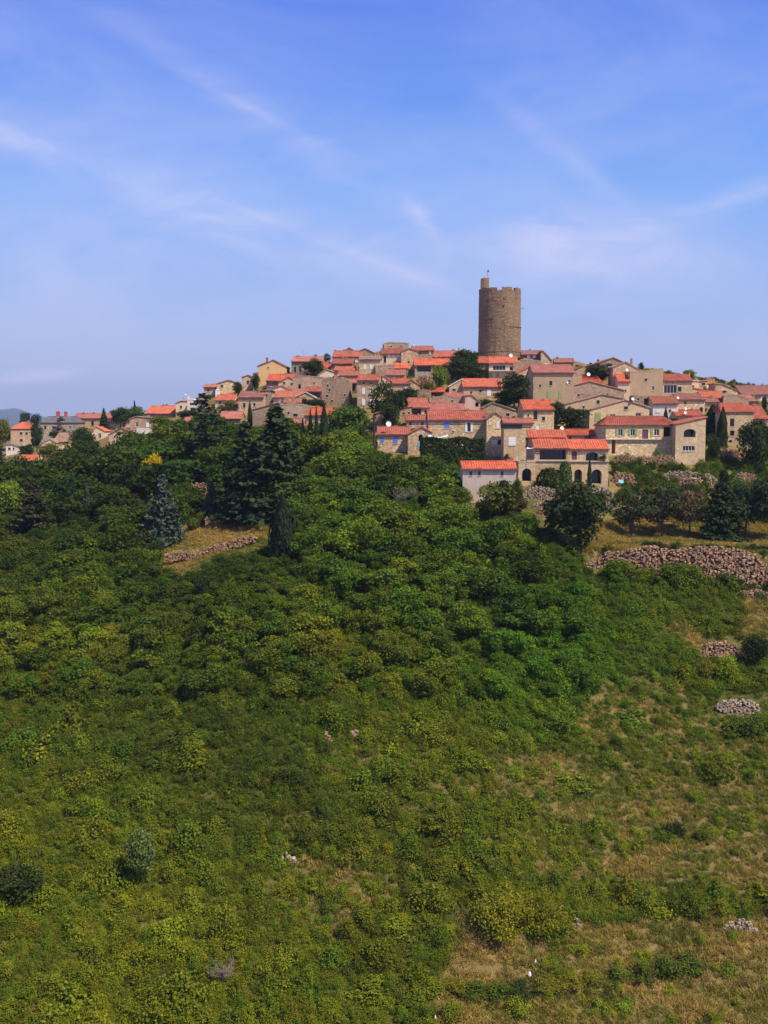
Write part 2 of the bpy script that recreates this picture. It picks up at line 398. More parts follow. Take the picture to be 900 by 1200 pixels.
dz_[V[:, 1] > 228] = .6
a = me.attributes.new('dry', 'FLOAT', 'POINT'); a.data.foreach_set('value', dz_.astype(np.float32))
a = me.attributes.new('far', 'FLOAT', 'POINT'); a.data.foreach_set('value', np.clip((V[:, 1] - 470) / 100, 0, 1).astype(np.float32))
me.shade_smooth()
terrain = bpy.data.objects.new('hillside', me); COL.objects.link(terrain); terrain['kind'] = 'structure'

# distant blue hills along the horizon
mb = MB(); n = 90
vs = []; fs = []
prof = [(-900, 470), (-500, 462), (-250, 470), (-100, 478), (-20, 480), (20, 479.5), (45, 486), (75, 491), (130, 490), (250, 486), (450, 478), (700, 472), (900, 470), (1300, 480), (1800, 488)]
xs = np.linspace(-900, 1800, 160); rws = np.interp(xs, [p[0] for p in prof], [p[1] for p in prof])
for i, (x, r_) in enumerate(zip(xs, rws)):
    r_ += .9 * math.sin(i * .9) + .6 * math.sin(i * 2.3)
    for j, (yy, k) in enumerate(((11000, 0), (12000, .55), (13200, .85), (15000, 1), (16600, 0))):
        top = P(x, r_, 15000)
        p = P(x, 500, yy); z = -12 + (top.z + 12) * k
        vs.append((p.x, yy + 260 * math.sin(i * .7 + j), z))
fs = [(i * 5 + j, (i + 1) * 5 + j, (i + 1) * 5 + j + 1, i * 5 + j + 1) for i in range(159) for j in range(4)]
mb.add(vs, fs)
o = mb.build('distant_hills', plain_mat('wooded_hills', (.045, .07, .035), .9, 0, .4, .004)); o['kind'] = 'structure'; o.data.shade_smooth()

# ------------------------------------------------------------------ houses
def slab(mb, a, b, c, d, th=.14, rib=.5, amp=.10, wob=.08, rows=4):
    """tiled slope: a-b lower edge, d-c upper edge; ribs run from the lower to the upper edge"""
    a, b, c, d = map(Vector, (a, b, c, d))
    nrm = (b - a).cross(d - a)
    if nrm.length < 1e-6: nrm = (b - a).cross(c - a)
    nrm.normalize()
    if nrm.z < 0: nrm = -nrm
    n = max(2, int(max((b - a).length, (c - d).length) / rib)); m = n * 4
    top = []
    ph = rnd.random() * 6
    for i in range(m + 1):
        u = i / m; e = a.lerp(b, u); r = d.lerp(c, u)
        h = (0, amp, amp * 1.15, amp)[i % 4]
        for j in range(rows + 1):
            w = wob * math.sin(u * 9 + j * 1.7 + ph) + wob * .6 * math.sin(u * 23 + j + ph)
            top.append(e.lerp(r, j / rows) + nrm * (h + (w if 0 < j < rows else w * .4)))
    k = rows + 1
    fs = [(i * k + j, (i + 1) * k + j, (i + 1) * k + j + 1, i * k + j + 1) for i in range(m) for j in range(rows)]
    o = len(top)
    bot = [v - nrm * th for v in (a, b, c, d)]
    vs = top + bot
    fs.append((o + 3, o + 2, o + 1, o))
    fs.append(tuple([o, o + 1] + [i * k for i in range(m, -1, -1)]))
    fs.append(tuple([o + 2, o + 3] + [i * k + rows for i in range(m + 1)]))
    fs.append(tuple([o + 3, o] + [j for j in range(rows + 1)]))
    fs.append(tuple([o + 1, o + 2] + [m * k + j for j in range(rows, -1, -1)]))
    mb.add(vs, fs)

def facade(mb, W2, H, ops, low=-3.0):
    """front wall in the plane y=0 from u=-W2..W2, z=low..H with real openings (u0,u1,v0,v1,depth)"""
    ops = [(max(-W2 + .05, o[0]), min(W2 - .05, o[1]), max(low + .1, o[2]), min(H - .05, o[3]), o[4]) for o in ops]
    us = sorted({-W2, W2} | {o[0] for o in ops} | {o[1] for o in ops}); vs = sorted({low, H} | {o[2] for o in ops} | {o[3] for o in ops})
    for i in range(len(us) - 1):
        for j in range(len(vs) - 1):
            cu = (us[i] + us[i + 1]) / 2; cv = (vs[j] + vs[j + 1]) / 2
            if any(o[0] < cu < o[1] and o[2] < cv < o[3] for o in ops): continue
            mb.poly([(us[i], 0, vs[j]), (us[i + 1], 0, vs[j]), (us[i + 1], 0, vs[j + 1]), (us[i], 0, vs[j + 1])])
    for u0, u1, v0, v1, d in ops:
        mb.poly([(u0, 0, v0), (u0, 0, v1), (u0, d, v1), (u0, d, v0)]); mb.poly([(u1, 0, v0), (u1, d, v0), (u1, d, v1), (u1, 0, v1)])
        mb.poly([(u0, 0, v1), (u1, 0, v1), (u1, d, v1), (u0, d, v1)]); mb.poly([(u0, 0, v0), (u0, d, v0), (u1, d, v0), (u1, 0, v0)])
        mb.poly([(u0, d, v0), (u1, d, v0), (u1, d, v1), (u0, d, v1)])

def dish_part(root, x, y, z, r, name='satellite_dish', mat=None):
    m = MB(); nrm = Vector((.25, -.93, .3)).normalized(); u = nrm.orthogonal().normalized(); w = nrm.cross(u); c = Vector((x, y, z))
    rings = 4; n = 16; vs = [c - nrm * r * .28]
    for k in range(1, rings + 1):
        t = k / rings
        for i in range(n):
            an = 2 * math.pi * i / n; vs.append(c + (u * math.cos(an) + w * math.sin(an)) * r * t - nrm * r * .28 * (1 - t * t))
    fs = [(0, 1 + i, 1 + (i + 1) % n) for i in range(n)]
    for k in range(rings - 1):
        fs += [(1 + k * n + i, 1 + (k + 1) * n + i, 1 + (k + 1) * n + (i + 1) % n, 1 + k * n + (i + 1) % n) for i in range(n)]
    back = [Vector(v) - nrm * .04 for v in vs]; o = len(vs)
    m.add(vs + back, fs + [tuple(i + o for i in reversed(f)) for f in fs])
    m.tube(c - nrm * r * .3, c - nrm * r * .3 - Vector((0, 0, r * 1.5)), .04, .04)
    m.tube(c - w * r, c + nrm * r * .7, .025, .02, 4)
    return m.build(name, mat or M_WHITE, root)

def window(root, u, v, w, h, t, depth, Yk):
    """window, shutter or door set in the facade; all coordinates local to the house"""
    fr = .07; z0, z1 = v - h / 2, v + h / 2; x0, x1 = u - w / 2, u + w / 2
    if t in 'wSGdmB':
        d = depth - .07 if depth > 0 else -.06
        m = MB(); y0, y1 = d - .05, d + .04
        m.box(x0, x0 + fr, y0, y1, z0, z1); m.box(x1 - fr, x1, y0, y1, z0, z1)
        m.box(x0 + fr, x1 - fr, y0, y1, z1 - fr, z1); m.box(x0 + fr, x1 - fr, y0, y1, z0, z0 + fr)
        if t in 'wm' or w > .9:
            m.box(u - .035, u + .035, y0, y1, z0 + fr, z1 - fr)
        if t == 'm':
            for q in (.25, .75): m.box(x0 + w * q - .03, x0 + w * q + .03, y0, y1, z0 + fr, z1 - fr)
        o = m.build('window', M_WHITE if t in 'wSGm' else M_WOOD, root)
        g = MB(); g.box(x0 + fr, x1 - fr, d - .01, d + .025, z0 + fr, z1 - fr); g.build('pane', M_GLASS, o)
        s = MB(); s.box(x0 - .12, x1 + .12, -.10, .02, z0 - .16, z0 - .003); s.build('sill', M_SILL, o); s = MB(); s.box(x0 - .12, x1 + .12, -.03, .02, z1 + .003, z1 + .2); s.build('lintel', M_SILL, o)
    if t in 'SG':
        for sgn in (-1, 1):
            m = MB(); a0 = u + sgn * (w / 2 + .04); a1 = a0 + sgn * w * .55; a0, a1 = min(a0, a1), max(a0, a1)
            m.box(a0, a1, -.07, -.02, z0 - .03, z1 + .03)
            for q in (.2, .8): m.box(a0 + .02, a1 - .02, -.10, -.07, z0 + h * q - .05, z0 + h * q + .05)
            m.build('shutter', M_WHITE if t == 'S' else M_GREEN, root)
    if t in 'cbgt':
        m = MB(); m.box(x0, x1, -.07, -.02, z0, z1)
        for q in (.18, .5, .82): m.box(x0 + .04, x1 - .04, -.10, -.07, z0 + h * q - .05, z0 + h * q + .05)
        m.build('shutter', {'c': M_WHITE, 'b': M_BLUE, 'g': M_GREEN, 't': M_CYAN}[t], root)
        s = MB(); s.box(x0 - .12, x1 + .12, -.10, .02, z0 - .16, z0 - .003); s.build('sill', M_SILL, root)
    if t == 'D':
        m = MB(); m.box(x0, x1, depth - .12, depth - .06, z0, z1)
        for q in (.25, .6): m.box(x0 + .1, x1 - .1, depth - .15, depth - .12, z0 + h * q, z0 + h * (q + .25))
        o = m.build('door', M_PLUMP, root); k = MB(); k.box(x1 - .2, x1 - .12, depth - .2, depth - .12, v - .05, v + .05); k.build('handle', M_METAL, o)
    if t == 'a' or (t == 'o' and w > 2.2):  # dark backing: gallery glazing; added in arches to put shade into the recess
        g = MB(); yb = depth - .12
        n_ = max(2, int(w / 1.1))
        for q in range(n_ + 1): g.box(x0 + (w - .08) * q / n_, x0 + (w - .08) * q / n_ + .08, yb - .05, yb + .03, z0 + .01, z1 - .01)
        o = g.build('dark_backing_frame', M_WOOD, root); g = MB(); g.box(x0 + .01, x1 - .01, yb - .01, yb + .02, z0 + .02, z1 - .02); g.build('pane', M_GLASS, o)
    if t in 'aA':
        # spandrels that turn the square head into an arch, and the ring of dressed stone
        n = 10; rise = min(h * .42, w / 2); zc = z1 - rise; m = MB(); y = .004; th = .45
        pts = [(u + w / 2 * math.cos(math.pi * i / n), zc + rise * math.sin(math.pi * i / n)) for i in range(n + 1)]
        for k in range(n):
            (xa, za), (xb, zb) = pts[k], pts[k + 1]
            m.add([(xa, y, za), (xb, y, zb), (xb, y, z1 + .01), (xa, y, z1 + .01), (xa, y + th, za), (xb, y + th, zb), (xb, y + th, z1 + .01), (xa, y + th, z1 + .01)],
                  [(0, 1, 2, 3), (4, 7, 6, 5), (0, 4, 5, 1), (3, 2, 6, 7)])
        m.build('arch_infill', root['_w'] if False else WALL[root_wall[0]], root)
        m = MB(); q = 1.0 + .28 / max(.4, w / 2)
        for k in range(n):
            (xa, za), (xb, zb) = pts[k], pts[k + 1]
            oa = (u + (xa - u) * q, zc + (za - zc) * q); ob = (u + (xb - u) * q, zc + (zb - zc) * q)
            m.add([(xa, -.05, za), (xb, -.05, zb), (ob[0], -.05, ob[1]), (oa[0], -.05, oa[1]), (xa, .02, za), (xb, .02, zb), (ob[0], .02, ob[1]), (oa[0], .02, oa[1])],
                  [(0, 1, 2, 3), (0, 4, 5, 1), (2, 6, 7, 3), (1, 5, 6, 2), (3, 7, 4, 0)])
        m.build('arch_surround', M_SILL, root)
        if t == 'A':
            g = MB(); g.box(x0, x1, .3, .36, z0, z1); g.build('door', M_WOOD, root)
root_wall = ['tan']
def house(label, x0, x1, top, base, wall='tan', roof='red', wins=(), dep=None, yaw=0, dy=0, chim=(), dish=(), hip=0, name='house',
          cat='house', over=.4, upper=False, group='houses of the hill village', run=None, ledge=None, low=-3.5):
    if yaw == 0 and (x1 - x0) < 40 and base < 500: yaw = rnd.uniform(-7, 4)
    pc = (x0 + x1) / 2; Y = Yof(pc, base) + dy; root_wall[0] = wall
    A = P(x0, base, Y); B = P(x1, base, Y); zb = P(pc, base, Y).z; Xc = (A.x + B.x) / 2; W2 = (B.x - A.x) / 2 / math.cos(R(yaw))
    root = empty(name, (Xc, Y, zb), R(yaw)); tag(root, label, cat, group)
    px2u = lambda px, row: P(px, row, Y).x - Xc
    zz = lambda row: P(pc, row, Y).z - zb
    k = Y / F
    if isinstance(wins, int):
        n = wins; wl = []
        eh = zz(top[1] if isinstance(top[0], (int, float)) else max(p[1] for p in top))
        for i in range(n):
            if rnd.random() < .12: continue
            px = x0 + (x1 - x0) * (i + .5 + rnd.uniform(-.15, .15)) / n
            er = top[1] if isinstance(top[0], (int, float)) else max(p[1] for p in top)
            row = er + min(6.5, (base - er) * .45) + rnd.uniform(-.4, .6)
            wl.append((px, row, rnd.choice((3, 3.4, 4)), rnd.choice((4, 5, 5.5)), rnd.choice('dddwdc')))
            if base - er > 17: wl.append((px, row + 11, 3.4, 5, rnd.choice('dddg')))
        wins = wl
    eave_front = isinstance(top[0], (int, float))
    if eave_front and not chim and roof and not hip and name == 'house' and rnd.random() < .75:
        chim = [(x0 + (x1 - x0) * rnd.uniform(.1, .9), top[0] - rnd.uniform(1.2, 2.2), rnd.uniform(1.6, 2.6)) for _ in range(rnd.choice((1, 1, 2)) if x1 - x0 > 22 else 1)]
    if eave_front:
        ridge, eave = top
        ke = (P(pc, eave, Y).z - CAMZ) / Y; kr = (P(pc, ridge, Y).z - CAMZ) / Y; t = math.tan(R(20))
        r = run or max(2.2, min(7.0, Y * (kr - ke) / max(.05, t - kr)))
        He = zz(eave); Hr = CAMZ + kr * (Y + r) - zb
        if (Hr - He) / r > .65: Hr = He + .65 * r
        D = dep or 2 * r; r2 = D - r
        Hb = Hr - (Hr - He) / r * min(r2, r); 
    else:
        pts = [(px2u(p, rw), zz(rw)) for p, rw in top]; He = min(p[1] for p in pts); D = dep or 8.0
        pts[0] = (-W2, pts[0][1]); pts[-1] = (W2, pts[-1][1])
    ops = []; ws = []
    for (px, row, w, h, ty) in wins:
        u, v, ww, hh = px2u(px, row), zz(row), w * k, h * k
        dpt = {'o': 2.4, 'a': 2.2, 'A': .5, 'D': .3}.get(ty, .22)
        if ty in 'cbgt': dpt = 0
        elif v + hh / 2 < He - .08: ops.append((u - ww / 2, u + ww / 2, v - hh / 2, v + hh / 2, min(dpt, D * .6)))
        else: dpt = 0
        ws.append((u, v, ww, hh, ty, dpt))
    m = MB(); facade(m, W2, He, ops, low)
    if eave_front:
        hs = hip * W2
        if hip:
            for sg in (-1, 1):
                q = [(sg * W2, 0, low), (sg * W2, D, low), (sg * W2, D, Hb), (sg * W2, 0, He)]; m.poly(q if sg > 0 else q[::-1])
        else:
            for sg in (-1, 1):
                q = [(sg * W2, 0, low), (sg * W2, D, low), (sg * W2, D, Hb), (sg * W2, r, Hr), (sg * W2, 0, He)]; m.poly(q if sg > 0 else q[::-1])
        m.poly([(W2, D, low), (-W2, D, low), (-W2, D, Hb), (W2, D, Hb)])
    else:
        up = [(-W2, 0, He)] + [(u, 0, v) for u, v in pts if v > He + .01 or True] + [(W2, 0, He)]
        cl = []
        for q in up:
            if not cl or (abs(cl[-1][0] - q[0]) + abs(cl[-1][2] - q[2])) > .01: cl.append(q)
        if len(cl) > 2 and max(q[2] for q in cl) > He + .02: m.poly(cl)
        m.poly([(W2, 0, low), (W2, D, low), (W2, D, pts[-1][1]), (W2, 0, pts[-1][1])]); m.poly([(-W2, D, low), (-W2, 0, low), (-W2, 0, pts[0][1]), (-W2, D, pts[0][1])])
        m.poly([(u, D, v) for u, v in reversed(pts)] + [(-W2, D, low), (W2, D, low)])
        for i in range(len(pts) - 1):
            (ua, va), (ub, vb) = pts[i], pts[i + 1]; m.poly([(ua, 0, va - .02), (ub, 0, vb - .02), (ub, D, vb - .02), (ua, D, va - .02)])
    m.build('wall', WALL[wall], root)
    ro = None
    if roof:
        m = MB()
        if eave_front:
            g = (Hr - He) / r; gx = 0 if hip else .25; L0 = -W2 - over * (1 if hip else .6); L1 = -L0
            rx = W2 * (1 - hip) if hip else L1
            slab(m, (L0, -over, He - over * g + .06), (L1, -over, He - over * g + .06), (rx, r, Hr + .06), (-rx, r, Hr + .06))
            slab(m, (L1, D + over, Hb - over * g + .06), (L0, D + over, Hb - over * g + .06), (-rx, r, Hr + .06), (rx, r, Hr + .06), rib=1.2, rows=2)
            if hip:
                for sg in (-1, 1):
                    slab(m, (sg * -L0, -over, He - over * g + .06), (sg * -L0, D + over, Hb - over * g + .06), (sg * rx, r + .01, Hr + .06), (sg * rx, r - .01, Hr + .06))
            if rx > .5: m.tube((-rx, r, Hr + .13), (rx, r, Hr + .13), .16, .16, 6)
            if upper:
                yy = r * .50; hh = He + g * yy
                slab(m, (L0 - .7, yy, hh + .42), (L1 - .5, yy, hh + .42), (L1 - .5, r, Hr + .42), (L0 - .7, r, Hr + .42), th=.3)
        else:
            for i in range(len(pts) - 1):
                (ua, va), (ub, vb) = pts[i], pts[i + 1]
                du, dv = ub - ua, vb - va; ln = math.hypot(du, dv)
                if du < .15: continue
                if i == 0: ua -= du / ln * over; va -= dv / ln * over
                if i == len(pts) - 2: ub += du / ln * over; vb += dv / ln * over
                lo, hi = ((ua, va), (ub, vb)) if va <= vb else ((ub, vb), (ua, va))
                slab(m, (lo[0], -over * .6, lo[1] + .05), (lo[0], D + over * .5, lo[1] + .05), (hi[0], D + over * .5, hi[1] + .05), (hi[0], -over * .6, hi[1] + .05))
        ro = m.build('roof', ROOF[roof], root)
    else:
        m = MB()
        if not eave_front:
            for i in range(len(pts) - 1):
                (ua, va), (ub, vb) = pts[i], pts[i + 1]; n = max(1, int((ub - ua) / .9))
                for q in range(n):
                    a_, b_ = ua + (ub - ua) * q / n, ua + (ub - ua) * (q + 1) / n; h0 = va + (vb - va) * (q + .5) / n
                    m.box(a_ + .02, b_ - .02, -.05, .5, h0 - .35, h0 + rnd.uniform(-.05, .22))
            m.build('coping', WALL[wall], root)
    for c in chim:
        px, rt, w = c[:3]; cm_ = c[3] if len(c) > 3 else None
        yy = (r if eave_front else D * .4); yq = Y + yy
        q = P(px, rt, yq); cu = q.x - Xc; ct = q.z - zb; hw = max(.3, w * k / 2)
        m = MB(); m.box(cu - hw, cu + hw, yy - .35, yy + .35, ct - 2.4, ct - .15); m.box(cu - hw - .07, cu + hw + .07, yy - .42, yy + .42, ct - .15, ct)
        m.box(cu - hw * .5, cu + hw * .5, yy - .16, yy + .16, ct, ct + .25)
        m.build('chimney', {None: WALL['brown'], 'w': M_WHITE, 'r': M_BRICK, 'p': WALL['pink']}[cm_], ro or root)
    for px, row, rad in dish:
        q = P(px, row, Y - .6); dish_part(root, q.x - Xc, -.6 if not eave_front else -.6, q.z - zb, rad * k)
    for w_ in ws: window(root, *w_, Y)
    if ledge:
        lr, pr = ledge; m = MB(); m.box(-W2 - .05, W2 + .05, -pr, -.003, zz(lr) - .18, zz(lr)); m.build('ledge', M_SILL, root)
    # gutter under the eaves, door where the base shows
    if eave_front and roof and not hip:
        m = MB(); g = (Hr - He) / r; m.box(-W2 - .2, W2 + .2, -over - .1, -over + .02, He - over * g - .16, He - over * g - .06); m.build('gutter', M_WOOD if wall in ('brown', 'grey') else M_PLUMP, root)
    return root

HS = [
# ---- far left end of the village
("square tan block of flats with a bright hipped orange roof at the far left", 14, 43.5, (495, 502.3), 525, dict(wall='tan', roof='bright', hip=.7, yaw=12, wins=[(25,508,3,3.2,'d'),(37,508,3,3.2,'d'),(25,516,3,3.2,'d'),(37,516,3,3.2,'d'),(31,508,2.5,3,'d')])),
("tiny white shed below the block with the hipped roof", 7, 22, [(7,521.5),(14,521),(22,523.5)], 533, dict(wall='white', roof='slate', name='shed', cat='shed', wins=[(11,526,3,2.5,'d'),(16,526,2,2.5,'d')], dep=4)),
("low hut at the far left with a sloping bright orange roof", 21, 40, (533.5, 540), 545, dict(wall='cream', roof='bright', name='hut', cat='hut', run=5)),
("brown-roofed rear wing of the cream gabled house before the grey mansion", 63, 81, (507.5, 517.5), 532, dict(wall='cream', roof='brown', wins=(), chim=[(70,506,2)])),
("cream gabled house with a brown roof in front of the grey mansion", 47.5, 66, [(47.5,520.5),(59,514.5),(66,518.5)], 537, dict(wall='cream', roof='brown', wins=[(56,525,3,3,'d')], dep=7)),
("grey mansion with a domed slate roof and two red chimneys", 47.5, 90, (488.5, 495), 520, dict(wall='grey', roof='slate', hip=.18, wins=[(53,501,2.6,4.5,'d'),(62,501,2.6,4.5,'w'),(82,501,2.6,4.5,'w'),(86,501,2,4.5,'w')], chim=[(68,482.5,4.4,'r'),(77,482.8,3.4,'r')], name='mansion', cat='mansion', dy=8)),
("long buff building with a pinkish roof to the right of the mansion", 86, 141, (484.8, 490), 506, dict(wall='render', roof='pink', wins=6, chim=[(98,483.5,2.4,'r'),(110,483.5,2.4,'r')], dy=12)),
("small cream house with a bright orange gable roof among the left trees", 108, 123, [(108,507),(113,500),(123,505)], 516, dict(wall='cream', roof='bright', dep=8, wins=1)),
("pinkish cream gabled house at the edge of the left wood", 128, 152, [(128,509),(143,501.5),(152,506)], 523, dict(wall='pink', roof='old', dep=8, wins=[(139,508,2.5,2.5,'d')])),
("narrow house with a pink tiled roof behind the pinkish gabled house", 128, 150, (488, 494), 503, dict(wall='pink', roof='pink', wins=2)),
("low brown stone house left of the bright orange roof", 152, 180, [(152,491),(160,488),(180,490)], 505, dict(wall='brown', roof='brown', wins=2, dep=6)),
("low house with a long bright orange roof on the left skyline", 170, 204.5, (476, 484.5), 493, dict(wall='brown', roof='bright', wins=[(174,487.5,3.5,2.2,'c'),(190,488,3,3,'d')], yaw=-6)),
("cream house with a tall white chimney and a roof terrace", 206, 220, [(206,472.5),(212,470),(220,470)], 487, dict(wall='cream', roof='red', wins=[(212,477,2.4,3,'d')], chim=[(221,465.5,3.2,'w'),(215,466,2.6,'p')], dish=[(218,462,.9)], dep=6)),
("white annex with a red balcony beside the tall white chimney", 219.5, 231, [(219.5,468.5),(224,467),(231,470)], 484, dict(wall='white', roof=None, wins=[(225.5,473.5,6.5,2.6,'o'),(226,480,6,4,'d')], dep=6)),
("long low white wall building under the orange skyline roof", 160, 190, [(160,501.5),(190,501.8)], 514, dict(wall='white', roof=None, dep=5, wins=())),
("small house with a pale gable and pink roof left of the cedar", 188, 210, [(188,501.5),(200,495),(210,496)], 508, dict(wall='cream', roof='pink', dep=7, wins=1)),
("tiny house with a pink roof just left of the cedar top", 215, 231, (489.5, 494.5), 501, dict(wall='brown', roof='pink', wins=1)),
("dark grey house with a white window hidden behind the cedar", 230, 241, [(230,466.5),(241,463)], 485, dict(wall='grey', roof='brown', wins=[(236,476,3,4,'w')], dep=6)),
("grey house with an antenna on the skyline above the cedar", 239, 254, (450.5, 453.5), 466, dict(wall='grey', roof='pink', wins=[(244,457,2.5,3,'d')], chim=[(240.5,450,2.4)])),
("ochre gabled house with a thin red roof on the left skyline", 254, 278.5, [(254,449.5),(268,445.5),(278.5,449)], 462, dict(wall='ochre', roof='old', wins=[(260,452.5,3,3,'d')], dep=8)),
("cream gable with a bright red lean-to roof under the ochre house", 252, 274, (462.5, 469), 476, dict(wall='cream', roof='bright', wins=[(258,472,3,3,'d')], chim=[(254,457,5,'w')])),
("broad brown stone house with a pink roof right of the cedar", 257, 282, (482.8, 490.5), 505, dict(wall='brown', roof='pink', wins=3)),
("small tan tower house with a red cap left of the golden gable", 284, 296, [(284,442),(290,439.5),(296,441.5)], 458, dict(wall='tan', roof='old', wins=[(290.5,448,2.6,4,'d')], dep=6)),
("narrow brown wall standing against the left of the golden gable", 296.5, 302.5, [(296.5,438),(302.5,436)], 458, dict(wall='brown', roof=None, dep=4, wins=(), name='tall_wall', cat='wall')),
("tall golden gable end, the largest plain gable on the left skyline", 302.5, 335.5, [(302.5,429),(320,421.8),(335.5,429.5)], 448, dict(wall='gold', roof='old', dep=11, wins=[(314,431,1.6,1.6,'d')], chim=[(312.5,419.5,2.4,'r')])),
("long red roof just below the golden gable", 312, 342, (439, 446), 455, dict(wall='plum', roof='bright', wins=2, yaw=-5)),
("buff gable with two small openings below the golden gable", 326, 347.5, [(326,449),(338,441.5),(347.5,447)], 458, dict(wall='ochre', roof='old', dep=8, wins=[(333,449,2.2,2.6,'d'),(342,450,2.2,2.6,'d')])),
("pale cream gable with a pinkish roof in the left middle rows", 310, 347.5, [(310,457.5),(330,452),(347.5,460)], 467, dict(wall='cream', roof='pink', dep=8, wins=[(321,459.5,2.5,2.5,'d'),(334,459,2,2,'d')])),
("stone block with a half tan half red roof and a corner tower", 279.5, 309, (459, 465.5), 485, dict(wall='tan', roof='old', wins=[(286,475,3,5.5,'d'),(298,474,2.6,3.5,'d')], yaw=-3)),
("slim grey corner tower with one small window", 307.5, 317.5, [(307.5,457.5),(317.5,457.5)], 474, dict(wall='grey', roof='brown', wins=[(312,463.5,2.6,3,'d')], dep=4, name='corner_tower', cat='tower')),
("house with a broad pink roof and a white awning below its eaves", 320, 358, (458.5, 465.5), 471, dict(wall='pink', roof='red', wins=2, chim=[(338,456.5,2.2)])),
("low buff gable touching the broad pink roof", 344, 370, [(344,466),(358,459.5),(370,466)], 473, dict(wall='tan', roof='cream', dep=7, wins=())),
("long brown stone house with a slanting pink roof above the spruces", 296, 330, [(296,480),(326,472),(330,474)], 500, dict(wall='brown', roof='pink', dep=8, wins=2)),
("wide brown rubble wall above the spruces", 328, 368, [(328,474),(345,472.5),(368,476)], 497, dict(wall='brown', roof=None, wins=[(346,486.5,5,3.5,'d'),(338,484,2.5,3,'d')], dep=7)),
("brown manor house with two chimneys and tall dark windows on the ridge", 341.5, 377, (418.5, 423.5), 443, dict(wall='grey', roof='pink', wins=[(345.6,433,2.6,7,'d'),(351.5,432.5,2.6,7,'d'),(369,432,2.4,5,'d')], chim=[(348,416.8,3.6),(368.5,416,3.6)], dy=4)),
("long ruined brown wall below the manor house", 343, 386, [(343,441),(360,440),(386,443)], 460, dict(wall='brown', roof=None, wins=[(351,453,3,5,'o'),(368,449,2,2,'d')], dep=4, name='ruined_wall', cat='wall')),
("shed with a red roof and open dark front beside the ruined wall", 358, 377.5, (454, 458.5), 468, dict(wall='plum', roof='red', wins=[(368,463,14,6,'o')], name='shed', cat='shed')),
("tall ruined rubble building with small holes and a broken top", 377, 409, [(377,447),(382,442.5),(396,443),(401,441.5),(409,446)], 480, dict(wall='brown', roof=None, wins=[(384,452,1.8,3.5,'d'),(386,457,1.8,3.5,'d'),(383,464,2.4,3,'d'),(389,470,2,3,'d'),(404,463,2,3,'d')], dep=9, name='ruined_building', cat='ruin')),
("cream gable with a white garage door under the manor's round tree", 373, 393, [(373,439),(383,433),(393,436)], 444, dict(wall='cream', roof='cream', dep=7, wins=[(388,440.3,5,2.6,'c')])),
("small house with a bright red roof between the round tree and plum wall", 378, 390, (425, 432), 437, dict(wall='tan', roof='bright', wins=1)),
("plum fronted house with a red roof near the left end of the summit", 388, 412.5, (421, 426), 437, dict(wall='plum', roof='red', wins=[(394,430,2,3,'d'),(407,431,2,3,'d')])),
("wide ridge house with a red roof, leftmost at the summit", 389.5, 423, (411.5, 418), 427, dict(wall='tan', roof='red', wins=3, chim=[(391,410.5,2.4,'r'),(402,410,1.8)])),
("small dark gabled attic peeping over the summit roofs", 404, 415.5, [(404,411.5),(409,407.3),(415.5,411.5)], 418, dict(wall='grey', roof='slate', dep=5, wins=(), dy=6)),
("dull brown gable between the summit house and round keep", 415, 440, [(415,413.5),(428,408.3),(440,414)], 421, dict(wall='brown', roof='brown', dep=8, wins=(), dy=4)),
("stone house with two tall white windows under the brown gable", 421, 446, (417.5, 421), 439, dict(wall='tan', roof='brown', wins=[(427.5,430,3,5,'c'),(434.7,430,2.6,5,'c'),(442,431,2,4,'d')])),
("low orange house with a white door in the middle left rows", 391.5, 415, (430, 434), 446, dict(wall='orange', roof='red', wins=[(397,438,3,5,'c'),(405,438,2.5,3.5,'d')])),
("squat round flat-topped stone keep on the summit", 450, 479, [(450,402.5),(453,401.3),(476,401.5),(479,402.5)], 414, dict(wall='brown', roof=None, wins=[(458,406,2.4,1.6,'d'),(470,405.5,2.4,1.6,'d')], dep=9, name='keep', cat='keep', dy=3)),
("summit house with three small windows under the round keep", 446, 472.5, (409.3, 414.5), 428, dict(wall='cream', roof='red', wins=[(456,417,2.4,3,'c'),(461,417,2.4,3,'c'),(467,417.3,2.4,3,'c'),(451,421,3,8,'d')])),
("tall buff gable wall right of the summit house with three windows", 470, 489, [(470,412),(480,408),(489,411)], 433, dict(wall='tan', roof='pink', dep=8, wins=[(479,425,2.5,3.5,'d')])),
("brown stone house with white windows and a white chimney right of the keep", 484, 508.5, (406, 410.5), 424, dict(wall='brown', roof='pink', wins=[(504,413,2.6,4,'c'),(492,414,2.2,3,'d')], chim=[(486,404.5,2.4,'w')])),
("long low red-roofed building running right from the summit to the dark tree", 507, 540, (411.5, 418), 425, dict(wall='pink', roof='red', wins=4, chim=[(533,409.5,2.2,'w'),(529,409.5,1.8)])),
("house with a small bright orange roof in the upper centre", 460.5, 478.5, (424.5, 431.5), 437, dict(wall='cream', roof='bright', wins=1)),
("broad house with a wide orange-red roof and dark gallery beside the lime tree", 486, 527.5, (421, 427.8), 443, dict(wall='grey', roof='bright', wins=[(497,432.5,16,6,'o'),(511,432,2.5,4,'d')])),
("stone house with a pink roof and scattered white windows in the upper centre", 452, 474, (434, 439.5), 449, dict(wall='tan', roof='pink', wins=[(462,443,2.4,2.6,'c'),(470,443,2.4,2.6,'d')])),
("tall tan house with four white shuttered windows above the big tree", 418.5, 443.5, (439.5, 445.5), 478, dict(wall='tan', roof='red', wins=[(426,458.2,3.6,7,'c'),(435.2,458.2,3.6,7,'c'),(426,471,3.6,7,'c'),(435.2,471,3.6,7,'c'),(426,449.5,2.4,2.4,'d'),(435,449.5,2.4,2.4,'d')], run=5)),
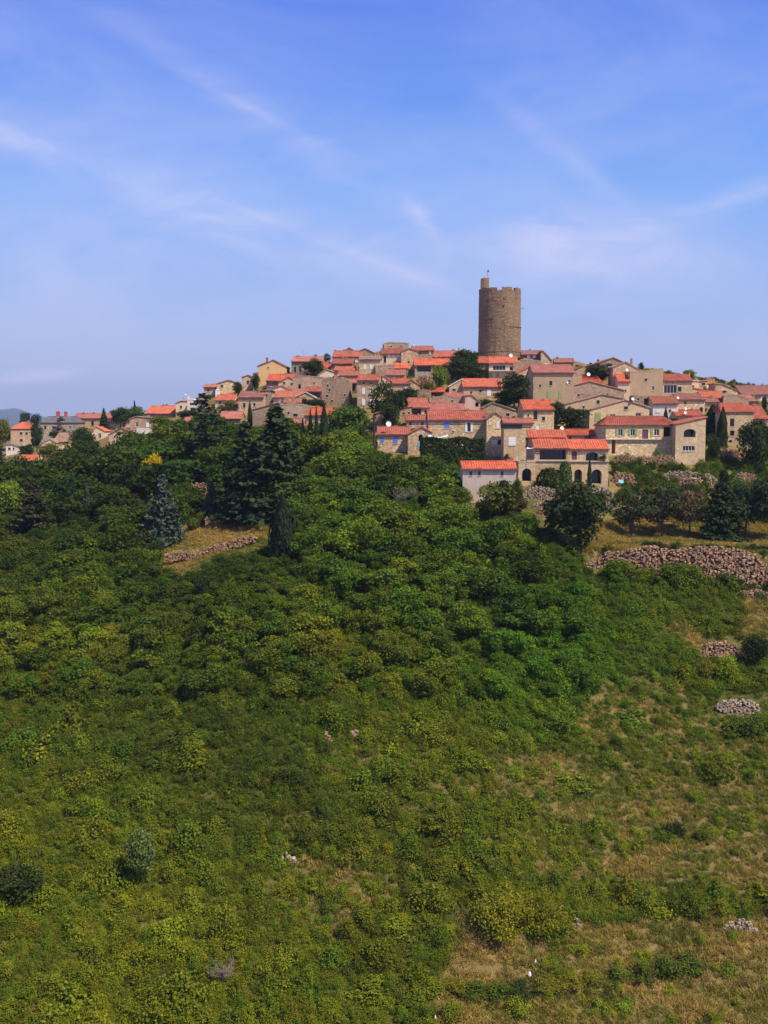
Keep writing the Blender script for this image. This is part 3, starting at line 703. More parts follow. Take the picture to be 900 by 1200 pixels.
("lean-to wing with a pale gable right of the four-shutter house", 443, 458, [(443,443),(450,440.5),(458,446)], 462, dict(wall='cream', roof='old', dep=7, wins=1)),
("long low house with a red roof above the big tree in the centre", 445, 481, (444, 449.3), 462, dict(wall='tan', roof='red', wins=3)),
("buff stone gable at the right end of the long low central house", 473, 491.5, [(473,450),(482,445),(491.5,450.5)], 462, dict(wall='tan', roof='old', dep=6, wins=1)),
("dark garage with a small red roof left of the four-shutter house", 408, 418, (445, 448.5), 462, dict(wall='plum', roof='red', wins=[(413,454,6,8,'o')], name='garage', cat='garage')),
("rough stone wall stepping down right of the big central tree", 488, 504, [(488,456),(504,457)], 474, dict(wall='brown', roof=None, dep=3, wins=(), name='garden_wall', cat='wall')),
("open car port with a small orange roof and a white post", 504, 520.5, (455, 459.2), 467, dict(wall='brown', roof='bright', wins=[(512,463,12,5.6,'o')], name='car_port', cat='car port')),
("house with a deep red roof step behind the lower centre roofs", 504, 521, (466, 474), 480, dict(wall='pink', roof='red', wins=1)),
("stone house with a dark blue gallery in the lower centre", 480, 503, (467, 477.5), 492, dict(wall='pink', roof='red', wins=[(488,483,11,9,'o'),(499,483,3,4.5,'d')], yaw=4)),
("stone house with a stepped roof at the left of the dark blue gallery", 461, 482, [(461,481.5),(470,478),(482,476.5)], 494, dict(wall='tan', roof='red', wins=[(467,484.5,2.5,2.5,'d'),(473,484.5,2.5,2.5,'d'),(479,484,2.5,2.5,'d')], dep=7)),
("low house with a cream verge and pink windows above the long stone house", 502, 545, (473.8, 480.3), 490, dict(wall='cream', roof='pink', wins=[(510,484,3,4,'d'),(516,484,3,4,'d'),(528,484,2.6,3,'d')], chim=[(509,471.5,2.6)])),
("low pink-walled house with a row of windows above the blue shutters", 476, 504, (487, 492.3), 502, dict(wall='pink', roof='red', wins=[(481,496.5,2.4,4,'d'),(489,496.5,2.4,4,'w'),(495,496.5,2.4,4,'d'),(500,496.5,2.4,4,'w')])),
("narrow stone lean-to with a red tip beside the utility pole", 441, 449, [(441,484),(449,482.5)], 504, dict(wall='brown', roof='red', dep=5, wins=())),
("low stone house with two bright blue shutters at the lower left centre", 442.5, 480, (500.5, 508.8), 530, dict(wall='tan', roof='red', wins=[(447.6,516,4,6.5,'b'),(463.3,515.8,5,8,'b')], chim=[(478,498.5,3)], dish=[(455.5,496.7,3.2)])),
("stone gable with an arched turquoise door beside the blue shutters", 478, 505.5, [(478,508.5),(494.5,500.3),(505.5,506)], 532, dict(wall='tan', roof='red', wins=[(493,513,5,8,'a'),(491,522,3,6,'t')], dep=8, dy=-1)),
("long stone house with a blue shutter and white open shutters", 502, 572, (481.5, 491.8), 532, dict(wall='tan', roof='red', wins=[(523.7,498,5.6,7.5,'b'),(549.5,500.5,4,11,'S'),(560.5,514.5,4,2.8,'c'),(556,514,3,2.4,'d'),(531,506,2,2,'d')], chim=[(548,479.5,5)])),
("stone gable end joined to the right of the long stone house", 570, 593, [(570,491),(581,483.5),(593,492)], 534, dict(wall='ochre', roof='old', wins=[(583,498.3,3,7,'c'),(574,496.5,2,3,'c'),(580,518.5,4.5,6,'c'),(585.5,518.5,3.6,5.6,'d')], chim=[(570,484,2.6)], dep=8, dy=-1)),
("stone house with a dark shed-roofed loggia and a white shutter", 590, 624, (491, 495.5), 542, dict(wall='ochre', roof='red', wins=[(599,498.8,25,5.8,'o'),(600,517,8.5,9.5,'c'),(617,515,2.5,5,'d'),(595,537.5,10,5.5,'g')], run=3, dy=-2)),
("house with a long orange roof and pale gable below the dark hedge tree", 543, 588, (444.3, 453), 468, dict(wall='tan', roof='bright', wins=[(573,460.5,4.5,7,'c'),(563,458,3,3,'d'),(552,460,2.4,3,'d')], chim=[(564,445,2)])),
("buff gable at the left of the long orange roof", 526.5, 549, [(526.5,452.5),(541,444.5),(549,448)], 463, dict(wall='tan', roof='cream', dep=7, wins=[(532,457,4,2.4,'d')], dy=-.6)),
("grey plum shed with two dark openings and a pink roof", 545, 563, [(545,464),(552,462.8),(563,471)], 483, dict(wall='pink', roof='red', wins=[(550,471,5,6,'o'),(559,474,4,5,'o')], dep=6, name='shed', cat='shed')),
("old low house with a slanting mossy roof in the lower middle", 566, 611, [(566,478),(577,472),(611,483)], 494, dict(wall='tan', roof='brown', wins=[(595,486,4,3.5,'d'),(602,489,3,2.5,'d')], dep=7)),
("cream house with a red roof and wide glazed front at the tower foot", 573, 605, (418.3, 425.3), 446, dict(wall='cream', roof='bright', wins=[(585,431,14.5,5.6,'m'),(599,432,3.5,3.5,'d'),(575,440,3,5,'g'),(583,440,3,5,'g')], ledge=(434.5, 1.0), dish=[(599,416.5,2.2)])),
("low wing with a red roof left of the cream house at the tower foot", 553, 577, (419.6, 425.3), 434, dict(wall='tan', roof='bright', wins=[(560,429,3,4,'d')])),
("brown stone hall with a high gable right of the tower foot", 601, 642, [(601,427),(614,420),(634,423),(642,436)], 447, dict(wall='brown', roof=None, wins=(), dep=9)),
("skyline house with purple shaded front and two white windows", 611.5, 636, (411.3, 415.3), 428, dict(wall='plum', roof='old', wins=[(619.5,417.5,3.4,3.2,'c'),(626,417.5,3.4,3.2,'c')], chim=[(620,409.5,1.6)], dy=5)),
("brown gable end joined right of the skyline house with white windows", 634, 646, [(634,411.5),(637,411.5),(646,422)], 432, dict(wall='tan', roof='old', dep=7, wins=[(640,427,4,2.4,'c')], dy=4)),
("small house with a vivid orange roof and yellowish gable", 606, 624.5, [(606,437),(619,430.5),(624.5,434)], 452, dict(wall='ochre', roof='bright', dep=7, wins=[(611,440,2,2,'d'),(617,441,2.2,2.4,'d')])),
("small red lean-to roof tucked left of the big brown house", 611, 626, (441, 448.3), 456, dict(wall='plum', roof='red', wins=[(613,452.5,4,4,'c'),(621,453,3,3,'d')])),
("big brown three-storey house with green shutters in the upper right", 624.5, 672, (428, 436.5), 474, dict(wall='render', roof='pink', wins=[(645.5,449,3.4,5.5,'d'),(643,461.5,4,7.5,'g'),(656.5,461.5,4,7.5,'g'),(667,448,3,6,'w'),(633,452,2.2,3,'d')], chim=[(663.5,431,2.4,'p')])),
("brown gable wall at the right of the big brown house", 671, 681.5, [(671,434),(681.5,429.5)], 460, dict(wall='brown', roof='old', dep=9, wins=())),
("house with an irregular bright roof and a white dish in front of the hedge", 670, 706.5, (440, 450.5), 459, dict(wall='brown', roof='bright', wins=[(677.5,463,3,4,'d')], dish=[(690,438.5,2.2)], hip=.35)),
("low wide brown gable under the irregular bright roof", 670.5, 731, [(670.5,452),(691,446.8),(731,457)], 474, dict(wall='brown', roof='pink', wins=[(678,463,3,2.6,'d'),(712,462,2,2,'d')], dep=8, dish=[(665,448,1.3)])),
("brown gabled house with an arch at the top of the right skyline", 692, 746, [(692,428),(719,419),(746,432)], 452, dict(wall='brown', roof='old', wins=[(714,427.5,6,3.6,'d')], chim=[(701,421.5,2.6,'r'),(740,420.5,2.2)], dep=9, dy=6)),
("stone house with a low gable beside the small orange roof", 718, 751, [(718,430),(733,424),(751,434)], 462, dict(wall='tan', roof='brown', wins=[(737,439,3,3,'d')], dish=[(735,433.3,1.6)], dep=8)),
("narrow cream house with a small orange roof between two stone walls", 724, 738, (439, 447), 466, dict(wall='cream', roof='bright', wins=[(733,458,2,2.5,'d')], dy=-3)),
("large windowless grey-brown block with a sloping top in the upper right", 737.5, 776.5, [(737.5,435.5),(758,434),(776.5,431)], 466, dict(wall='render', roof=None, wins=[(757,445,3,3,'d'),(765.3,455,3,5,'w')], dep=10, dy=-3)),
("house with a red roof and large white-framed window on the right skyline", 776.5, 811, (439, 446), 466, dict(wall='ochre', roof='red', wins=[(785.5,456,15,9.5,'m'),(796.5,456,4.5,5.5,'d'),(781,448,1.4,1.4,'d'),(789,448,1.4,1.4,'d')], chim=[(808,437.5,1.8)])),
("long brown gabled house with a mossy slanting roof in the right middle", 662, 731, [(662,473.5),(706,462.3),(731,467)], 486, dict(wall='tan', roof='brown', wins=[(701,471,3,4,'d'),(684,477,2.4,2.6,'d')], dep=7)),
("wide stone gable with a green shutter and white-framed window", 690.5, 760.5, [(690.5,480.3),(733,468.5),(760.5,477.5)], 506, dict(wall='ochre', roof='brown', wins=[(700.5,488.5,7,9,'g'),(717.8,489,6.5,7,'w'),(733.7,478,4,3.6,'d'),(748,487,6.5,6,'w'),(712,489,2.6,7,'g')], dish=[(741.7,467.3,2)], dep=10)),
("brown terrace building behind the wide stone gable", 742, 768, [(742,463.5),(768,464.5)], 482, dict(wall='brown', roof=None, wins=[(757,470,4.5,6,'o'),(748,468,2.4,3,'d')], dep=5)),
("house with a red roof and white basement wall left of the slim tree", 765, 794, (465.3, 473), 490, dict(wall='white', roof='red', wins=[(771,482,5,3,'c'),(785,481.5,3,2.5,'d')], dish=[(794.5,466,1.6)])),
("dull-roofed stone house with a round arch in the right rows", 794, 826, (462, 468), 486, dict(wall='tan', roof='old', wins=[(803,472,2.4,3.5,'d'),(822,480,4,6,'a')])),
("small cream shed roof with a dark front on the right skyline", 801.5, 818.5, [(801.5,450.5),(811,446),(818.5,446.5)], 464, dict(wall='cream', roof='cream', wins=[(808,456,11,9,'o')], dep=5, name='shed', cat='shed')),
("beige flat house left of the red battlemented box", 815, 829, [(815,447),(829,446)], 458, dict(wall='ochre', roof='pink', wins=[(824.5,450,4,3,'d')], dep=6)),
("small red battlemented box on the right skyline", 828, 837.5, [(828,443.5),(830,443),(830.1,444.4),(832.5,444.4),(832.6,443),(834.5,443),(834.6,444.4),(837.5,443.6)], 456, dict(wall='orange', roof=None, wins=(), dep=4, name='brick_turret', cat='turret', dish=[(833.6,456,1.7),(828.3,452,2.6)])),
("house with a vivid orange sloping roof in the right rows", 807, 836, [(807,455),(811,454),(836,459.5)], 468, dict(wall='ochre', roof='bright', wins=(), dep=7, dish=[])),
("low house with an orange-red roof below the vivid orange slope", 822, 847, (459, 466), 474, dict(wall='plum', roof='bright', wins=2, dy=-2)),
("beige stone gable dropping to the right on the right skyline", 838, 864, [(838,449.5),(846,449.5),(864,457.5)], 472, dict(wall='ochre', roof='old', wins=[(849,459,4,2.6,'d')], dep=8)),
("low rough stone wall right of the cypress pair", 848, 877, [(848,463.5),(862,462),(877,467)], 482, dict(wall='brown', roof=None, wins=[(869,473,2.4,2.6,'d')], dep=5, name='rough_wall', cat='wall')),
("long muted red roof at the far right skyline", 870, 912, (452.5, 462.3), 474, dict(wall='tan', roof='old', wins=3, chim=[(893.5,450.5,2.2),(878,457.5,1.6,'r'),(899,451,2)], dy=3)),
("small dark-walled house with a red roof at the far right", 867, 886, (463.5, 470), 480, dict(wall='brown', roof='pink', wins=1)),
("low annex with a red roof and small dish behind the large terrace house", 792, 825, (480.8, 487), 495, dict(wall='ochre', roof='red', wins=2, dish=[(803,483.3,1.9),(803.5,478.5,1.6)])),
("stone house with two dark windows one above the other at the right", 845.5, 882, (473.3, 482.5), 524, dict(wall='ochre', roof='bright', wins=[(858,495,5,9,'d'),(858,507.5,5,6,'d'),(856,517,4,3,'a')], hip=.25)),
("low wing with stepped red roofs at the far right", 868, 900, (475.5, 490.5), 500, dict(wall='tan', roof='red', wins=1, dy=2)),
("white house cut by the right edge of the view", 895, 915, (505, 511), 526, dict(wall='white', roof='red', wins=1, dy=-2)),
("bright red-roofed yellow stone house alone above the gallery house", 613.5, 649, (469.3, 480), 508, dict(wall='ochre', roof='bright', wins=[(627.5,486.5,4.5,10,'d'),(637,490.7,3.6,4.6,'d'),(629.5,501.5,4,4.5,'c'),(619,487,2,2.4,'d')])),
("low wide house with a red roof behind the gallery house", 658, 711, (503.6, 509.8), 520, dict(wall='pink', roof='bright', wins=[(668,513,3,4,'d'),(689,512.5,8,4,'w')], dish=[(658.7,501.6,2.3)], chim=[(703,501.5,2.5)])),
("large terrace house with green shutters and a red hipped roof", 709.5, 793, (488.3, 498.2), 536, dict(wall='ochre', roof='red', wins=[(726.8,506.8,5,8,'G'),(741.3,506.8,5,8,'G'),(756,508.8,7,11,'D'),(769.5,506.5,6,7.5,'w'),(764,506.5,2.6,8,'g'),(784,506,13,11,'o'),(719,523,4.6,17,'o')], hip=.22, ledge=(514.5, .5), run=7)),
("tall stone gable wing with an arched window at the right of the terrace house", 791, 826, [(791,496.8),(826,489)], 541, dict(wall='ochre', roof='red', wins=[(808.3,507.5,14,9.5,'a'),(807,525.5,14,6,'m')], dep=10, dy=-2.5)),
("wide lower house with a sloping red roof and dark blue gallery", 626, 666, (506, 524.8), 570, dict(wall='tan', roof='bright', wins=[(648,532,31,13.4,'o'),(644,554,12,9,'a')], upper=True, ledge=(539.5, .25), run=6.5)),
("red-roofed stone house with three arches right of the dark blue gallery", 664.5, 712.5, (516.2, 525.8), 570, dict(wall='ochre', roof='bright', wins=[(673,534,6,10,'D'),(694,535,15,10,'a'),(677.5,558,9,16,'a'),(699,558.5,12,17,'a')], ledge=(540, .3), dy=.6)),
("flat-topped stone porch with a round arch left of the blue gallery", 607, 627, [(607,540.5),(627,540)], 568, dict(wall='ochre', roof=None, wins=[(617.3,556.5,11,15,'a')], dep=6, dy=-1.5, name='porch', cat='porch')),
("small pale house with a red roof and three slit windows, lowest of all", 542, 604.5, (541.3, 549.2), 588, dict(wall='buff', roof='bright', wins=[(551.7,554.8,3.2,5,'d'),(561.7,554.8,3.2,5,'d'),(588.3,555,3.2,5,'d'),(575,570,3,4,'d')], run=4)),
("brown stone terrace wall below the orange car port", 503, 547, [(503,466.5),(524,463),(547,467)], 478, dict(wall='brown', roof=None, dep=3, wins=[(530,470,2.4,2.4,'d')], name='terrace_wall', cat='wall')),
("low tan house with a pink roof between the car port and the grey plum shed", 524, 545, (461, 466), 474, dict(wall='tan', roof='pink', wins=2)),
("small pink-roofed house squeezed above the brown gable of the upper right", 650, 672, (420.5, 424.5), 434, dict(wall='tan', roof='old', wins=2)),
("tan house with a red roof between the ruined building and the four-shutter house", 398, 420, (435, 440), 452, dict(wall='tan', roof='red', wins=2)),
("brown wall closing the lane below the keep", 440, 462, [(440,428),(462,427)], 440, dict(wall='brown', roof=None, dep=4, wins=2, name='lane_wall', cat='wall')),
("small house with a weathered roof under the brown tower-side hall", 626, 648, (441, 446), 458, dict(wall='tan', roof='old', wins=2, dy=6)),
("narrow tan house with an old roof beside the far right stone wall", 826, 842, (466, 471), 482, dict(wall='tan', roof='old', wins=1, dy=3)),
("little cream house with a pink roof behind the leftmost cypresses", 332, 352, (467, 472), 484, dict(wall='cream', roof='pink', wins=2)),
("low ochre house with a red roof between the cedar and the stone block", 262, 281, (471, 476.5), 486, dict(wall='ochre', roof='red', wins=2, dy=-1)),
# ---- roofs in the trees on the left middle
("low house with an orange roof above the cypress row", 350, 378, [(350,483),(372,475.8),(378,479)], 492, dict(wall='cream', roof='bright', dep=6, wins=1)),
("wide house with an orange-red roof behind the cypress row", 358, 399, (478, 486.5), 500, dict(wall='tan', roof='bright', wins=3, yaw=-8)),
("orange-walled house with a deep red roof behind the tall spruce", 336, 356, (491, 496), 516, dict(wall='orange', roof='old', wins=[(341,501,3,4,'d'),(350,501,3,4,'d')])),
]
for lab, x0, x1, top, base, kw in HS:
    house(lab, x0, x1, top, base, **kw)

# ------------------------------------------------------------------ the round tower
def tower():
    Yc = 386.0; bl = P(561, 405, Yc); br = P(609.5, 405, Yc); cx = (bl.x + br.x) / 2; rad = (br.x - bl.x) / 2
    zb = P(585, 426, Yc).z - 3; zt = P(585, 342.5, Yc).z; H = zt - zb
    root = empty('round_tower', (cx, Yc, zb)); tag(root, 'tall round medieval stone tower with battlements above the village', 'tower')
    m = MB(); n = 96; rows = 60; vs = []
    q = random.Random(3)
    holes = []
    extra = [(566 + q.random() * 39, 346 + q.random() * 66, q.uniform(.7, 1.1), q.uniform(.7, 1.4)) for _ in range(26)]
    for px, row, w, h in ((576, 374.5, 3.2, 3.6), (604.5, 400.5, 2.6, 4), (564.5, 400, 2.4, 3.4), (590, 359, 1.4, 3), (572.5, 352, 1.3, 1.3), (596, 391, 1.3, 1.3), (586, 385, 1.2, 2.2), *extra):
        p = P(px, row, Yc - rad); u = (p.x - cx) / rad; holes.append((math.asin(max(-.98, min(.98, u))), p.z - zb, w, h, px, row))
    for j in range(rows + 1):
        z = H * j / rows; r0 = rad * (1.03 - .03 * j / rows)
        if z < 6.3: r0 *= 1.012
        if j == rows - 5: r0 *= 1.006
        for i in range(n):
            a = 2 * math.pi * i / n
            vs.append((math.sin(a) * (r0 + q.uniform(-.09, .07)), -math.cos(a) * (r0 + q.uniform(-.09, .07)), z))
    fs = [(j * n + i, j * n + (i + 1) % n, (j + 1) * n + (i + 1) % n, (j + 1) * n + i) for j in range(rows) for i in range(n)]
    fs.append(tuple(rows * n + i for i in range(n)))
    m.add(vs, fs); m.build('wall', WALL['tower'], root)
    for a, z, w, h, px, row in holes:
        k = Yc / F; ww, hh = w * k / 2, h * k / 2
        nx_, ny_ = math.sin(a), -math.cos(a); tx, ty = math.cos(a), math.sin(a); rr_ = rad * 1.0
        def pt(s, d, zz): return (nx_ * (rr_ + d) + tx * s, ny_ * (rr_ + d) + ty * s, zz)
        g = MB(); g.add([pt(-ww, .07, z - hh), pt(ww, .07, z - hh), pt(ww, .07, z + hh), pt(-ww, .07, z + hh), pt(-ww, -.4, z - hh), pt(ww, -.4, z - hh), pt(ww, -.4, z + hh), pt(-ww, -.4, z + hh)],
                        [(0, 1, 2, 3), (0, 4, 5, 1), (1, 5, 6, 2), (2, 6, 7, 3), (3, 7, 4, 0)])
        o = g.build('opening', M_GLASS, root)  # closed dark block; the hole's shade is put into its colour
        if w > 2:
            s = MB()
            for zz0, zz1 in ((z - hh - .28, z - hh), (z + hh, z + hh + .3)):
                s.add([pt(-ww - .2, .14, zz0), pt(ww + .2, .14, zz0), pt(ww + .2, .14, zz1), pt(-ww - .2, .14, zz1), pt(-ww - .2, -.3, zz0), pt(ww + .2, -.3, zz0), pt(ww + .2, -.3, zz1), pt(-ww - .2, -.3, zz1)],
                      [(0, 1, 2, 3), (0, 4, 5, 1), (1, 5, 6, 2), (2, 6, 7, 3), (3, 7, 4, 0), (4, 7, 6, 5)])
            s.build('frame', WALL['tower'], o)
    # merlons: wide teeth with narrow gaps
    def tooth(a0, a1, z0, z1, th=.9, name='merlon'):
        g = MB(); n_ = 8; vs = []
        for i in range(n_ + 1):
            a = a0 + (a1 - a0) * i / n_
            j0 = q.uniform(-.05, .05)
            for r_, z in ((rad * 1.004 + j0, z0), (rad * 1.004 + j0, z1 + q.uniform(-.32, .15)), (rad - th, z1 + q.uniform(-.12, .12)), (rad - th, z0)):
                vs.append((math.sin(a) * r_, -math.cos(a) * r_, z))
        fs = []
        for i in range(n_):
            for k in range(4): fs.append((i * 4 + k, i * 4 + 4 + k, i * 4 + 4 + (k + 1) % 4, i * 4 + (k + 1) % 4))
        fs += [(0, 1, 2, 3), tuple(n_ * 4 + k for k in (3, 2, 1, 0))]
        g.add(vs, fs); return g.build(name, WALL['tower'], root)
    gaps = [(-14, 0), (29, 41), (78, 90), (128, 140), (175, 187), (222, 234)]
    edges = [-72] + [x for g_ in gaps for x in g_] + [272]
    for i in range(0, len(edges) - 1, 2):
        tooth(R(edges[i]), R(edges[i + 1]), H - .02, H + 1.05)
    # corner turret at the left of the parapet
    k = Yc / F; l = (P(562.5, 335, Yc - 2).x - cx); r = (P(573.8, 335, Yc - 2).x - cx); zt2 = P(568, 326.5, Yc - 2).z - zb
    g = MB(); segs = 6
    cxm = (l + r) / 2; rt = (r - l) / 2
    ring = []
    prof = [(H - .5, 1.0), (H + 1.5, 1.01), (zt2 - 1, .98), (zt2, .96)]
    for z, f_ in prof:
        for i in range(16):
            a = 2 * math.pi * i / 16; sq = 1 / max(abs(math.cos(a)), abs(math.sin(a))) ** .65
            ring.append((cxm + math.cos(a) * rt * f_ * min(sq, 1.25) * .88, -2 + math.sin(a) * rt * f_ * min(sq, 1.25) * .88, z + q.uniform(-.06, .06)))
    fs = [(j * 16 + i, j * 16 + (i + 1) % 16, (j + 1) * 16 + (i + 1) % 16, (j + 1) * 16 + i) for j in range(3) for i in range(16)] + [tuple(48 + i for i in range(16))]
    g.add(ring, fs); g.build('turret', WALL['tower'], root)
    cap = MB(); cap.box(cxm - rt * .3, cxm + rt * .95, -2 - rt * .5, -2 + rt * .5, zt2 - .1, zt2 + .45); cap.build('turret_cap', WALL['tan'], root)
    f = MB(); px = P(571.2, 320, Yc - 2).x - cx; f.tube((px, -2, zt2), (px, -2, P(571, 317, Yc - 2).z - zb), .07, .05)
    fl = f.build('flagpole', M_METAL, root)
    f = MB(); z = P(571, 317.6, Yc - 2).z - zb
    f.add([(px, -2.02, z - .5), (px + .55, -2.1, z - .42), (px + .6, -2.0, z + .32), (px, -2.02, z + .45), (px, -1.98, z - .5), (px + .55, -2.06, z - .42), (px + .6, -1.96, z + .32), (px, -1.98, z + .45)],
          [(0, 1, 2, 3), (7, 6, 5, 4), (0, 4, 5, 1), (1, 5, 6, 2), (2, 6, 7, 3), (3, 7, 4, 0)])
    f.build('flag', M_METAL, fl)
    b = MB(); z = P(609, 361.5, Yc).z - zb; b.tube((rad - .3, -1, z), (rad + 1.4, -1, z), .08, .06); b.build('beam', M_WOOD, root)
    # string courses low on the shaft
    for z, a0, a1 in ((P(585, 411.5, Yc - rad).z - zb, -75, 80), (P(585, 382, Yc - rad).z - zb, 22, 86)):
        g = MB(); vs = []; n_ = 28
        for i in range(n_ + 1):
            a = R(a0 + (a1 - a0) * i / n_)
            zz = z + q.uniform(-.06, .06)
            for r_, dz in ((rad * .99, -.12), (rad * 1.03 + .1, -.12), (rad * 1.03 + .1, .12), (rad * .99, .12)): vs.append((math.sin(a) * r_, -math.cos(a) * r_, zz + dz))
        fs = [(i * 4 + k, i * 4 + 4 + k, i * 4 + 4 + (k + 1) % 4, i * 4 + (k + 1) % 4) for i in range(n_) for k in range(4)]
        g.add(vs, fs); g.build('string_course', WALL['tower'], root)
tower()

# ------------------------------------------------------------------ foliage meshes (unit height, unit width)
def leaves(cent, nrm, size, rg, asp=1.0, tilt=.7, keep_up=None):
    """one bent-free quad per leaf cluster: centres, outward normals, size"""
    n = len(cent)
    nn = nrm + rg.normal(0, tilt, (n, 3)); nn /= np.linalg.norm(nn, axis=1, keepdims=True) + 1e-9
    ref = rg.normal(0, 1, (n, 3)) if keep_up is None else keep_up
    u = np.cross(nn, ref); u /= np.linalg.norm(u, axis=1, keepdims=True) + 1e-9
    w = np.cross(nn, u)
    s = (size * rg.uniform(.6, 1.35, n))[:, None]
    a = u * s * .5; b = w * s * .5 * asp
    q = rg.uniform(.25, 1, (n, 1))
    V = np.stack([cent - a * q - b, cent + a * q - b * .8, cent + a + b * .9, cent - a * .8 + b], 1)
    return V.reshape(-1, 3)
def lobes_crown(seed, nl, nleaf, size, zlo=.12, zc=.58, rad=(.15, .24), shape='round', tilt=.75):
    rg = np.random.default_rng(seed); C = []; Rr = []
    while len(C) < nl:
        p = rg.uniform(-1, 1, 3)
        if np.linalg.norm(p) > 1 or np.linalg.norm(p) < .35: continue
        x, y, z = p[0] * .36, p[1] * .36, zc + p[2] * (.34 if p[2] > 0 else zc - zlo - .08)
        if shape == 'umbrella' and z < zc - .12: continue
        C.append((x, y, z)); Rr.append(rg.uniform(*rad))
    C = np.array(C); Rr = np.array(Rr)
    k = rg.choice(nl, nleaf, p=Rr ** 2 / (Rr ** 2).sum())
    d = rg.normal(0, 1, (nleaf, 3)); d /= np.linalg.norm(d, axis=1, keepdims=True)
    low = (d[:, 2] < -.2) & (rg.random(nleaf) < .5); d[low, 2] *= -1
    r = Rr[k] * rg.uniform(.35, 1.0, nleaf) ** .6 * (1 + .22 * np.abs(rg.normal(0, 1, nleaf)))
    flat = np.array([1, 1, .78])
    c = C[k] + d * r[:, None] * flat
    lobv = rg.uniform(0, .55, nl)
    V = leaves(c, d, size, rg, tilt=tilt)
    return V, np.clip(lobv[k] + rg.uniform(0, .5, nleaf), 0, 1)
def cypress_crown(seed, nleaf=2200, cone=.3):
    rg = np.random.default_rng(seed)
    z = rg.uniform(0, 1, nleaf) ** .9; a = rg.uniform(0, 2 * math.pi, nleaf)
    r = .5 * np.minimum(1, (1 - z) * 2.2 + .04) ** .75 * np.minimum(1, z * 6 + .55) * (1 - cone * z)
    r *= rg.uniform(.7, 1.06, nleaf) * (1 + .14 * np.sin(a * 3 + z * 9) + .08 * np.sin(a * 7 - z * 21))
    c = np.stack([np.cos(a) * r, np.sin(a) * r, .02 + z * .98], 1)
    nr = np.stack([np.cos(a), np.sin(a), .15 + 0 * a], 1)
    return leaves(c, nr, .075, rg, asp=.75, tilt=.45), rg.uniform(0, 1, nleaf)
def spruce_crown(seed, levels=17, droop=.25, plate=False, rough=.25):
    rg = np.random.default_rng(seed); cs = []; ns = []; var = []
    for i in range(levels):
        t = i / levels; z = .06 + .94 * t ** (1.0 if not plate else .95); Rm = .5 * (1 - t) ** (.82 if not plate else .7) + .012
        nb = int(9 + 9 * (1 - t)) if not plate else int(5 + 6 * (1 - t))
        for b in range(nb):
            a = rg.uniform(0, 2 * math.pi); L_ = Rm * rg.uniform(1 - rough * 1.6, 1.1); n = int(6 + 30 * L_ * 2 * (1.6 if plate else 1))
            s = rg.uniform(.12, 1, n) ** .7; side = rg.normal(0, 1, n) * .20 * L_ * (1.1 - s * .6)
            zz = z - droop * L_ * s ** 1.5 + (0.035 if not plate else .02) * s ** 4 + rg.normal(0, .008 if plate else .013, n) + rg.uniform(-.02, .02)
            cs.append(np.stack([np.cos(a) * s * L_ - np.sin(a) * side, np.sin(a) * s * L_ + np.cos(a) * side, zz], 1))
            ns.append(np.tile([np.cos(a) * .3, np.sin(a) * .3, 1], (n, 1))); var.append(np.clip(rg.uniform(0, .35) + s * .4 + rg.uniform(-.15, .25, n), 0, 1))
    c = np.concatenate(cs); nn = np.concatenate(ns)
    return leaves(c, nn, .052, rg, asp=.7, tilt=.45), np.concatenate(var)
def bush_crown(seed, nleaf, size, nl=9):
    """loose shrub: uneven shoots, leaves thinning out from each shoot instead of a shell"""
    rg = np.random.default_rng(seed)
    an = rg.uniform(0, 2 * math.pi, nl); rr_ = rg.uniform(0, .42, nl) ** .8
    C = np.stack([np.cos(an) * rr_, np.sin(an) * rr_, rg.uniform(.08, .85, nl) * (1.05 - rr_ * 1.3)], 1); Rr = rg.uniform(.07, .20, nl)
    k = rg.choice(nl, nleaf, p=Rr / Rr.sum()); d = rg.normal(0, 1, (nleaf, 3)) * .75
    c = C[k] + d * Rr[k][:, None] * [1, 1, .85]
    st = rg.random(nleaf) < .12; c[st, 2] += rg.uniform(0, .22, st.sum())
    c[:, 2] = np.abs(c[:, 2]) + .01
    lv = rg.uniform(0, .5, nl)
    return leaves(c, d * .6 + [0, 0, .9], size, rg, tilt=.85), np.clip(lv[k] + rg.uniform(0, .6, nleaf), 0, 1)
def clipped_ball(seed, nleaf=1500, dome=False):
    rg = np.random.default_rng(seed); d = rg.normal(0, 1, (nleaf, 3)); d /= np.linalg.norm(d, axis=1, keepdims=True)
    p = 1.5
    s = (np.abs(d) ** (2.6 if dome else 2)).sum(1) ** (-1 / (2.6 if dome else 2))
    c = d * s[:, None] * .5 * rg.uniform(.9, 1.03, (nleaf, 1)); c[:, 2] = c[:, 2] + .5
    return leaves(c, d, .075, rg, tilt=.4), rg.uniform(0, 1, nleaf)
def grass_tuft(seed, n=42):
    rg = np.random.default_rng(seed); V = []
    a = rg.uniform(0, 2 * math.pi, n); r = rg.uniform(0, .5, n) ** .8; base = np.stack([np.cos(a) * r, np.sin(a) * r, 0 * a], 1)
    lean = rg.normal(0, .28, (n, 3)); lean[:, 2] = rg.uniform(.5, 1.05, n); wd = rg.normal(0, 1, (n, 3)); wd[:, 2] = 0; wd /= np.linalg.norm(wd, axis=1, keepdims=True)
    w = wd * rg.uniform(.03, .06, (n, 1))
    tip = base + lean
    return np.stack([base - w, base + w, tip + w * .35, tip - w * .35], 1).reshape(-1, 3), rg.uniform(0, 1, n)
def crown_mesh(name, va, mat=None):
    return np_mesh(name, va[0], 4, mat or M_LEAF, va[1])
